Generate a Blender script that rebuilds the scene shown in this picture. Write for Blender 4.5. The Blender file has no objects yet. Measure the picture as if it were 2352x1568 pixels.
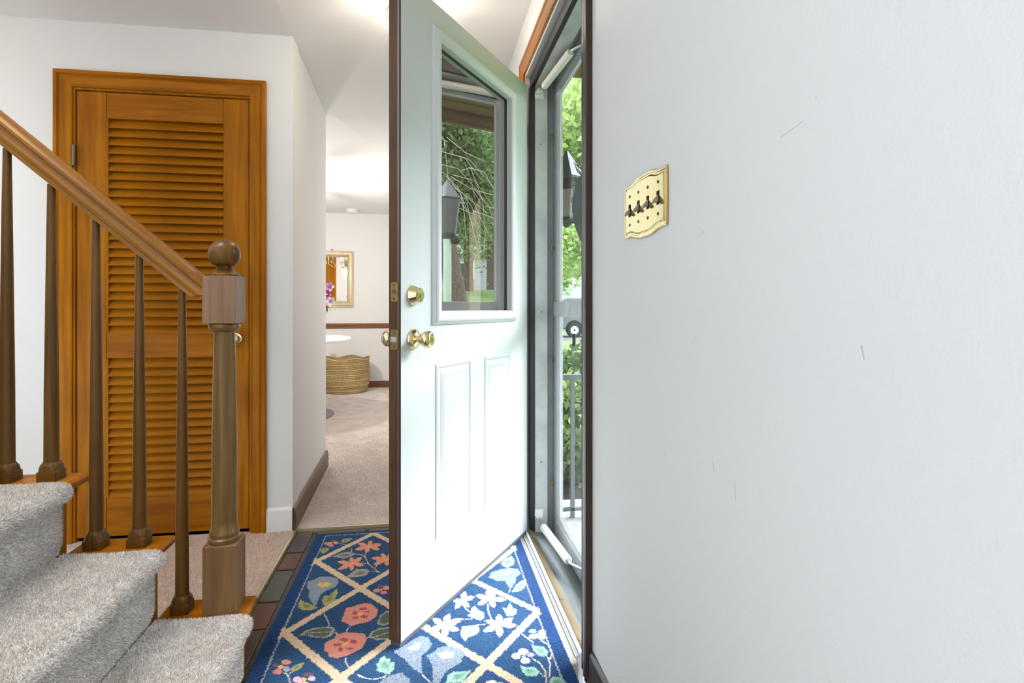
import bpy, bmesh, math, random
import numpy as np
from mathutils import Vector, Matrix

SC = bpy.context.scene
COL = SC.collection
random.seed(7)
RNG = np.random.default_rng(11)
PI = math.pi

# ------------------------------------------------------------------ camera
CAM_H = 1.04
FOCAL_PX, HORIZON_PX = 1280.0, 706.0          # in the 2352 x 1568 frame
YAW = math.atan(200.0 / 1280.0)
cam_data = bpy.data.cameras.new('camera')
cam_data.sensor_width = 36.0
cam_data.lens = FOCAL_PX / 2352.0 * 36.0
cam_data.shift_y = (HORIZON_PX - 784.0) / 2352.0
cam_data.clip_start = 0.02
cam_data.clip_end = 300.0
cam = bpy.data.objects.new('camera', cam_data)
cam.location = (0.0, 0.0, CAM_H)
cam.rotation_euler = (PI / 2, 0.0, -YAW)
COL.objects.link(cam)
SC.camera = cam

# ------------------------------------------------------------------ world, daylight, fill lights, exposure
SC.view_settings.view_transform = 'Standard'
SC.view_settings.look = 'None'
SC.view_settings.exposure = 0.1
SC.view_settings.gamma = 1.0
SC.view_settings.use_curve_mapping = False
SC.cycles.max_bounces = 8
SC.cycles.adaptive_threshold = 0.02
SC.cycles.diffuse_bounces = 4
SC.cycles.glossy_bounces = 3
SC.cycles.transparent_max_bounces = 12
SC.cycles.caustics_reflective = False
SC.cycles.caustics_refractive = False

world = bpy.data.worlds.new('sky')
SC.world = world
world.use_nodes = True
_wn = world.node_tree.nodes
_bg = _wn['Background']
_bg.inputs['Color'].default_value = (0.80, 0.91, 1.0, 1)
_bg.inputs['Strength'].default_value = 4.4

def add_light(name, kind, loc, energy, color, rot=None, **kw):
    d = bpy.data.lights.new(name, kind)
    d.energy = energy
    d.color = color
    for k, v in kw.items():
        setattr(d, k, v)
    o = bpy.data.objects.new(name, d)
    o.location = loc
    if rot is not None:
        o.rotation_euler = rot
    COL.objects.link(o)
    return o

def aim(o, target):
    o.rotation_euler = (Vector(target) - o.location).to_track_quat('-Z', 'Y').to_euler()

# hazy sun: comes in under the porch roof through the storm door
day = add_light('hazy_sun', 'SUN', (6, 3.2, 5.4), 18.0, (0.82, 0.93, 1.0), angle=math.radians(45))
aim(day, (0.0, 1.6, 0.0))
# added fill light high on the left, no window is built there
a = add_light('upper_fill', 'AREA', (-2.6, 0.1, 3.3), 6.0, (1.0, 0.985, 0.96), shape='RECTANGLE', size=1.8, size_y=1.5)
aim(a, (0.1, 1.6, 1.0))
a = add_light('stairwell_fill', 'AREA', (-1.65, 0.75, 4.6), 98.0, (1.0, 0.98, 0.95), shape='RECTANGLE', size=1.6, size_y=1.2)  # added fill from above to brighten the stairs
# added fill for the hall left of the frame, without a fixture
a = add_light('hall_fill', 'POINT', (-2.3, 2.15, 1.75), 6.0, (1.0, 0.95, 0.88), shadow_soft_size=.12)
# added soft fill light behind the camera
a = add_light('rear_fill', 'AREA', (-0.75, -1.15, 1.75), 3.5, (1.0, 0.99, 0.97), shape='RECTANGLE', size=1.5, size_y=1.3)
aim(a, (-0.7, 2.5, 1.1))
# added overhead fill light, unseen and without a lamp body
a = add_light('entry_fill', 'AREA', (-0.45, -0.75, 2.27), 1.5, (1.0, 0.95, 0.88), shape='DISK', size=0.5)

# ------------------------------------------------------------------ mesh builder
class MB:
    def __init__(self):
        self.v, self.f = [], []
    def add(self, vs, fs):
        n = len(self.v)
        self.v += [tuple(p) for p in vs]
        self.f += [tuple(i + n for i in q) for q in fs]
        return self
    def box(self, x0, x1, y0, y1, z0, z1):
        x0, x1 = min(x0, x1), max(x0, x1); y0, y1 = min(y0, y1), max(y0, y1); z0, z1 = min(z0, z1), max(z0, z1)
        return self.add([(x0,y0,z0),(x1,y0,z0),(x1,y1,z0),(x0,y1,z0),(x0,y0,z1),(x1,y0,z1),(x1,y1,z1),(x0,y1,z1)],
                        [(3,2,1,0),(4,5,6,7),(0,1,5,4),(1,2,6,5),(2,3,7,6),(3,0,4,7)])
    def prism(self, poly, fn0, fn1):
        """poly: list of 2-D points; fn0/fn1 map a 2-D point to the two end caps."""
        n = len(poly)
        vs = [fn0(*p) for p in poly] + [fn1(*p) for p in poly]
        fs = [(i, (i+1) % n, n + (i+1) % n, n + i) for i in range(n)]
        fs += [tuple(range(n))[::-1], tuple(range(n, 2*n))]
        return self.add(vs, fs)
    def lathe(self, prof, center=(0,0,0), axis='z', n=24, cap=True):
        c = Vector(center)
        vs, fs = [], []
        for r, h in prof:
            for k in range(n):
                a = 2*PI*k/n
                p, q = r*math.cos(a), r*math.sin(a)
                d = {'z': (p, q, h), 'y': (q, h, p), 'x': (h, p, q)}[axis]
                vs.append(tuple(c + Vector(d)))
        m = len(prof)
        for i in range(m-1):
            for k in range(n):
                fs.append((i*n+k, i*n+(k+1) % n, (i+1)*n+(k+1) % n, (i+1)*n+k))
        if cap:
            fs.append(tuple(range(n))[::-1]); fs.append(tuple(range((m-1)*n, m*n)))
        return self.add(vs, fs)
    def tube(self, pts, rad, n=8, cap=True):
        pts = [Vector(p) for p in pts]
        if not hasattr(rad, '__len__'):
            rad = [rad]*len(pts)
        vs, fs = [], []
        up = None
        for i, p in enumerate(pts):
            t = (pts[min(i+1, len(pts)-1)] - pts[max(i-1, 0)])
            t.normalize()
            if up is None:
                up = Vector((0,0,1)) if abs(t.z) < .9 else Vector((1,0,0))
            s = t.cross(up)
            if s.length < 1e-5:
                s = t.orthogonal()
            s.normalize()
            up = s.cross(t)
            for k in range(n):
                a = 2*PI*k/n
                vs.append(tuple(p + (s*math.cos(a) + up*math.sin(a))*rad[i]))
        for i in range(len(pts)-1):
            for k in range(n):
                fs.append((i*n+k, i*n+(k+1) % n, (i+1)*n+(k+1) % n, (i+1)*n+k))
        if cap:
            fs.append(tuple(range(n))[::-1]); fs.append(tuple(range((len(pts)-1)*n, len(pts)*n)))
        return self.add(vs, fs)
    def ball(self, c, r, nu=20, nv=12, sc=(1,1,1)):
        prof = [(max(1e-4, math.sin(PI*i/nv)), -math.cos(PI*i/nv)) for i in range(nv+1)]
        vs, fs = [], []
        for rr, h in prof:
            for k in range(nu):
                a = 2*PI*k/nu
                vs.append((c[0]+r*sc[0]*rr*math.cos(a), c[1]+r*sc[1]*rr*math.sin(a), c[2]+r*sc[2]*h))
        for i in range(nv):
            for k in range(nu):
                fs.append((i*nu+k, i*nu+(k+1) % nu, (i+1)*nu+(k+1) % nu, (i+1)*nu+k))
        return self.add(vs, fs)
    def rings(self, rect, steps, fn, fill=True):
        """nested rectangles: rect = a0,a1,b0,b1; steps = (inset, depth); fn(a,b,d) -> point."""
        a0, a1, b0, b1 = rect
        vs, fs = [], []
        for ins, d in steps:
            vs += [fn(a0+ins, b0+ins, d), fn(a1-ins, b0+ins, d), fn(a1-ins, b1-ins, d), fn(a0+ins, b1-ins, d)]
        for i in range(len(steps)-1):
            for k in range(4):
                fs.append((4*i+k, 4*i+(k+1) % 4, 4*i+4+(k+1) % 4, 4*i+4+k))
        if fill:
            m = 4*(len(steps)-1)
            fs.append((m, m+1, m+2, m+3))
        return self.add(vs, fs)
    def build(self, name, mat, parent=None, smooth=False, bevel=0.0, seg=2, world=True, kind=None, label=None):
        me = bpy.data.meshes.new(name)
        me.from_pydata(self.v, [], self.f)
        me.validate()
        bm = bmesh.new(); bm.from_mesh(me)
        bmesh.ops.recalc_face_normals(bm, faces=bm.faces)
        bm.to_mesh(me); bm.free()
        return finish(name, me, mat, parent, smooth, bevel, seg, world, kind, label)

def finish(name, me, mat, parent=None, smooth=False, bevel=0.0, seg=2, world=True, kind=None, label=None):
    if mat is not None:
        me.materials.append(mat)
    o = bpy.data.objects.new(name, me)
    COL.objects.link(o)
    if smooth:
        me.polygons.foreach_set('use_smooth', [True]*len(me.polygons))
        try:
            me.set_sharp_from_angle(angle=math.radians(38))
        except Exception:
            pass
    if bevel:
        m = o.modifiers.new('soft_edges', 'BEVEL')
        m.width = bevel; m.segments = seg; m.limit_method = 'ANGLE'; m.angle_limit = math.radians(40)
    if parent is not None:
        put(o, parent, world)
    if kind:
        o['kind'] = kind
    if label:
        o['label'] = label
    return o

def put(o, parent, world=True):
    o.parent = parent
    if world:
        o.matrix_parent_inverse = Matrix.LocRotScale(parent.location, parent.rotation_euler, None).inverted() if parent.parent is None and parent.type == 'EMPTY' else Matrix.Identity(4)

def tag(o, label, cat=None, group=None, kind=None):
    o['label'] = label
    if cat: o['category'] = cat
    if group: o['group'] = group
    if kind: o['kind'] = kind
    return o

def thing(name, loc, label, cat=None, group=None, kind=None, rot=0.0):
    o = bpy.data.objects.new(name, None)
    o.empty_display_size = 0.05
    o.location = loc
    o.rotation_euler = (0, 0, rot)
    COL.objects.link(o)
    return tag(o, label, cat, group, kind)

def clone(o, parent=None, loc=None):
    c = o.copy()
    COL.objects.link(c)
    if parent is not None:
        c.parent = parent
    if loc is not None:
        c.location = loc
    return c

# ------------------------------------------------------------------ materials
def mat_new(name):
    m = bpy.data.materials.new(name)
    m.use_nodes = True
    nt = m.node_tree
    return m, nt, nt.nodes['Principled BSDF']

def plain(name, col, rough=0.5, metal=0.0, spec=0.5, noise=0.0, nscale=30.0, bump=0.0, bscale=200.0, coat=0.0):
    m, nt, b = mat_new(name)
    b.inputs['Base Color'].default_value = (*col, 1)
    b.inputs['Roughness'].default_value = rough
    b.inputs['Metallic'].default_value = metal
    b.inputs['Specular IOR Level'].default_value = spec
    b.inputs['Coat Weight'].default_value = coat
    if noise or bump:
        tc = nt.nodes.new('ShaderNodeTexCoord')
    if noise:
        n = nt.nodes.new('ShaderNodeTexNoise'); n.inputs['Scale'].default_value = nscale; n.inputs['Detail'].default_value = 5
        r = nt.nodes.new('ShaderNodeValToRGB')
        r.color_ramp.elements[0].position = .3; r.color_ramp.elements[1].position = .7
        r.color_ramp.elements[0].color = (*[c*(1-noise) for c in col], 1)
        r.color_ramp.elements[1].color = (*[min(1, c*(1+noise)) for c in col], 1)
        nt.links.new(tc.outputs['Object'], n.inputs['Vector']); nt.links.new(n.outputs['Fac'], r.inputs['Fac'])
        nt.links.new(r.outputs['Color'], b.inputs['Base Color'])
    if bump:
        n2 = nt.nodes.new('ShaderNodeTexNoise'); n2.inputs['Scale'].default_value = bscale; n2.inputs['Detail'].default_value = 3
        bp = nt.nodes.new('ShaderNodeBump'); bp.inputs['Strength'].default_value = bump; bp.inputs['Distance'].default_value = .002
        nt.links.new(tc.outputs['Object'], n2.inputs['Vector']); nt.links.new(n2.outputs['Fac'], bp.inputs['Height'])
        nt.links.new(bp.outputs['Normal'], b.inputs['Normal'])
    return m

def wood(name, dark, light, scale, rough=0.35, coat=0.25, contrast=(.25, .75), spec=.3):
    """stained wood: long stretched noise is the grain; scale is per axis (small = along the grain)."""
    m, nt, b = mat_new(name)
    tc = nt.nodes.new('ShaderNodeTexCoord')
    mp = nt.nodes.new('ShaderNodeMapping'); mp.inputs['Scale'].default_value = scale
    n = nt.nodes.new('ShaderNodeTexNoise'); n.inputs['Scale'].default_value = 1.0; n.inputs['Detail'].default_value = 6; n.inputs['Distortion'].default_value = 1.1
    n3 = nt.nodes.new('ShaderNodeTexNoise'); n3.inputs['Scale'].default_value = 4.0; n3.inputs['Detail'].default_value = 2
    r = nt.nodes.new('ShaderNodeValToRGB')
    r.color_ramp.elements[0].position, r.color_ramp.elements[1].position = contrast
    r.color_ramp.elements[0].color = (*dark, 1); r.color_ramp.elements[1].color = (*light, 1)
    mix = nt.nodes.new('ShaderNodeMix'); mix.data_type = 'RGBA'; mix.blend_type = 'MULTIPLY'; mix.inputs['Factor'].default_value = .45
    r3 = nt.nodes.new('ShaderNodeValToRGB'); r3.color_ramp.elements[0].color = (.55, .5, .45, 1); r3.color_ramp.elements[0].position = .3; r3.color_ramp.elements[1].position = .65
    nt.links.new(tc.outputs['Object'], mp.inputs['Vector']); nt.links.new(mp.outputs['Vector'], n.inputs['Vector'])
    nt.links.new(tc.outputs['Object'], n3.inputs['Vector']); nt.links.new(n3.outputs['Fac'], r3.inputs['Fac'])
    nt.links.new(n.outputs['Fac'], r.inputs['Fac']); nt.links.new(r.outputs['Color'], mix.inputs['A']); nt.links.new(r3.outputs['Color'], mix.inputs['B'])
    nt.links.new(mix.outputs['Result'], b.inputs['Base Color'])
    bp = nt.nodes.new('ShaderNodeBump'); bp.inputs['Strength'].default_value = .12; bp.inputs['Distance'].default_value = .001
    nt.links.new(n.outputs['Fac'], bp.inputs['Height']); nt.links.new(bp.outputs['Normal'], b.inputs['Normal'])
    b.inputs['Roughness'].default_value = rough
    b.inputs['Specular IOR Level'].default_value = spec
    b.inputs['Coat Weight'].default_value = coat; b.inputs['Coat Roughness'].default_value = .2
    return m

def attr_mat(name, attr='Col', rough=0.95, spec=0.1, translucent=0.0, sheen=0.0):
    m, nt, b = mat_new(name)
    a = nt.nodes.new('ShaderNodeAttribute'); a.attribute_name = attr
    nt.links.new(a.outputs['Color'], b.inputs['Base Color'])
    b.inputs['Roughness'].default_value = rough
    b.inputs['Specular IOR Level'].default_value = spec
    b.inputs['Sheen Weight'].default_value = sheen
    if translucent:
        t = nt.nodes.new('ShaderNodeBsdfTranslucent'); mx = nt.nodes.new('ShaderNodeMixShader'); mx.inputs['Fac'].default_value = translucent
        nt.links.new(a.outputs['Color'], t.inputs['Color'])
        nt.links.new(b.outputs['BSDF'], mx.inputs[1]); nt.links.new(t.outputs['BSDF'], mx.inputs[2])
        nt.links.new(mx.outputs['Shader'], nt.nodes['Material Output'].inputs['Surface'])
    return m

def glass(name, base, gain, tint=(1, 1, 1)):
    """window glass: clear with a mirror share that grows with the angle."""
    m, nt, b = mat_new(name)
    nt.nodes.remove(b)
    tr = nt.nodes.new('ShaderNodeBsdfTransparent'); tr.inputs['Color'].default_value = (*tint, 1)
    gl = nt.nodes.new('ShaderNodeBsdfGlossy'); gl.inputs['Roughness'].default_value = 0.0
    fr = nt.nodes.new('ShaderNodeFresnel'); fr.inputs['IOR'].default_value = 1.5
    ge = nt.nodes.new('ShaderNodeNewGeometry'); io = nt.nodes.new('ShaderNodeMath'); io.operation = 'MULTIPLY_ADD'
    io.inputs[1].default_value = 1/1.5 - 1.5; io.inputs[2].default_value = 1.5      # same index from both sides of the thin pane
    nt.links.new(ge.outputs['Backfacing'], io.inputs[0]); nt.links.new(io.outputs['Value'], fr.inputs['IOR'])
    ma = nt.nodes.new('ShaderNodeMath'); ma.operation = 'MULTIPLY_ADD'; ma.inputs[1].default_value = gain; ma.inputs[2].default_value = base; ma.use_clamp = True
    mx = nt.nodes.new('ShaderNodeMixShader')
    nt.links.new(fr.outputs['Fac'], ma.inputs[0]); nt.links.new(ma.outputs['Value'], mx.inputs['Fac'])
    nt.links.new(tr.outputs['BSDF'], mx.inputs[1]); nt.links.new(gl.outputs['BSDF'], mx.inputs[2])
    nt.links.new(mx.outputs['Shader'], nt.nodes['Material Output'].inputs['Surface'])
    return m

def emitter(name, col, strength):
    m, nt, b = mat_new(name)
    b.inputs['Emission Color'].default_value = (*col, 1); b.inputs['Emission Strength'].default_value = strength
    b.inputs['Base Color'].default_value = (*col, 1)
    return m

def carpet_mat(name, c0, c1, scale=260.0):
    m, nt, b = mat_new(name)
    tc = nt.nodes.new('ShaderNodeTexCoord')
    n = nt.nodes.new('ShaderNodeTexNoise'); n.inputs['Scale'].default_value = scale; n.inputs['Detail'].default_value = 4
    n2 = nt.nodes.new('ShaderNodeTexNoise'); n2.inputs['Scale'].default_value = 9; n2.inputs['Detail'].default_value = 4
    r = nt.nodes.new('ShaderNodeValToRGB'); r.color_ramp.elements[0].position = .32; r.color_ramp.elements[1].position = .66
    r.color_ramp.elements[0].color = (*c0, 1); r.color_ramp.elements[1].color = (*c1, 1)
    r2 = nt.nodes.new('ShaderNodeValToRGB'); r2.color_ramp.elements[0].color = (.72, .66, .62, 1); r2.color_ramp.elements[0].position = .3; r2.color_ramp.elements[1].position = .6
    mix = nt.nodes.new('ShaderNodeMix'); mix.data_type = 'RGBA'; mix.blend_type = 'MULTIPLY'; mix.inputs['Factor'].default_value = .6
    bp = nt.nodes.new('ShaderNodeBump'); bp.inputs['Strength'].default_value = .9; bp.inputs['Distance'].default_value = .004
    L = nt.links.new
    L(tc.outputs['Object'], n.inputs['Vector']); L(tc.outputs['Object'], n2.inputs['Vector'])
    L(n.outputs['Fac'], r.inputs['Fac']); L(n2.outputs['Fac'], r2.inputs['Fac'])
    L(r.outputs['Color'], mix.inputs['A']); L(r2.outputs['Color'], mix.inputs['B']); L(mix.outputs['Result'], b.inputs['Base Color'])
    L(n.outputs['Fac'], bp.inputs['Height']); L(bp.outputs['Normal'], b.inputs['Normal'])
    b.inputs['Roughness'].default_value = 1.0; b.inputs['Specular IOR Level'].default_value = .05
    return m

M = {}
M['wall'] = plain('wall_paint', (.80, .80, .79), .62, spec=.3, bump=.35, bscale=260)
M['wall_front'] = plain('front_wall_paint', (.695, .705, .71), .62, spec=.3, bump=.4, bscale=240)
M['ceil'] = plain('ceiling_paint', (.80, .80, .79), .85, spec=.1, bump=.15, bscale=120)
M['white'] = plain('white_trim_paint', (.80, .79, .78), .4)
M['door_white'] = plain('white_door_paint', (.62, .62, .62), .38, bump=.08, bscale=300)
M['honey_v'] = wood('honey_wood_upright', (.27, .082, .000), (.52, .195, .001), (26, 26, 1.6), .45, 0, spec=.15)
M['honey_h'] = wood('honey_wood_level', (.24, .070, .000), (.46, .165, .001), (1.6, 26, 26), .45, 0, spec=.15)
M['slat'] = wood('honey_wood_slats', (.27, .085, .001), (.50, .185, .003), (1.4, 30, 30), .6, 0, spec=.12)
M['honey_y'] = wood('honey_wood_depth', (.25, .085, .012), (.44, .185, .032), (26, 1.6, 26), .38, .2)
M['oak_v'] = wood('worn_oak_upright', (.068, .028, .003), (.17, .078, .010), (38, 38, 2.2), .36, .1, spec=.25)
M['newel_oak'] = wood('worn_golden_oak', (.10, .050, .010), (.25, .14, .036), (34, 34, 2.0), .3, .3)
M['oak_block'] = wood('bare_oak', (.17, .095, .05), (.29, .175, .105), (60, 60, 3), .55, .05)
M['oak_rail'] = wood('oak_handrail', (.17, .062, .003), (.38, .158, .010), (1.8, 34, 34), .33, .18, spec=.3)
M['walnut_y'] = wood('walnut_trim_depth', (.105, .055, .033), (.19, .105, .065), (30, 1.8, 30), .4, .15)
M['walnut_x'] = wood('walnut_trim_level', (.16, .06, .02), (.26, .105, .04), (1.8, 30, 30), .4, .15)
M['dark_brown'] = wood('shaded_casing_wood', (.030, .016, .011), (.052, .029, .02), (30, 30, 2), .4, .2)  # near casing leg: its shade is put into a darker wood colour
M['dark_brown_y'] = wood('dark_brown_stain_depth', (.055, .045, .043), (.095, .075, .07), (30, 2, 30), .3, .3)
M['brass'] = plain('polished_brass', (.78, .64, .36), .09, 1.0)
M['brass_dull'] = plain('dull_brass', (.42, .29, .10), .38, 1.0, noise=.15, nscale=60)
M['steel'] = plain('brushed_steel', (.62, .63, .64), .35, 1.0)
M['pewter'] = plain('dark_metal', (.16, .15, .14), .4, .9)
M['black'] = plain('black_rubber', (.012, .013, .015), .5)
M['dark'] = plain('dark_gap', (.015, .012, .01), .9)
M['alu'] = plain('grey_painted_aluminium', (.52, .54, .54), .42, noise=.06, nscale=14)
M['alu_light'] = plain('white_aluminium', (.74, .76, .77), .35)
M['jamb'] = plain('weathered_grey_jamb', (.46, .47, .46), .55, noise=.15, nscale=10, bump=.1)
M['closer'] = plain('ivory_enamel', (.74, .72, .68), .3)
M['sill'] = wood('grey_weathered_sill', (.13, .14, .145), (.21, .22, .225), (60, 2.5, 30), .7, 0)
M['strip'] = wood('tan_threshold_wood', (.14, .098, .055), (.26, .195, .115), (60, 3, 30), .6, .05)
M['bare'] = wood('bare_pale_wood', (.34, .27, .24), (.52, .46, .42), (40, 4, 30), .8, 0)
M['grout'] = plain('grout', (.085, .068, .05), .9, noise=.2)
M['glass_door'] = glass('reflective_door_glass', .56, .9, (.5, .45, .4))
M['glass_storm'] = glass('storm_glass', .0, .45)
M['glass_clear'] = glass('clear_glass', .03, 1.0)
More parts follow.
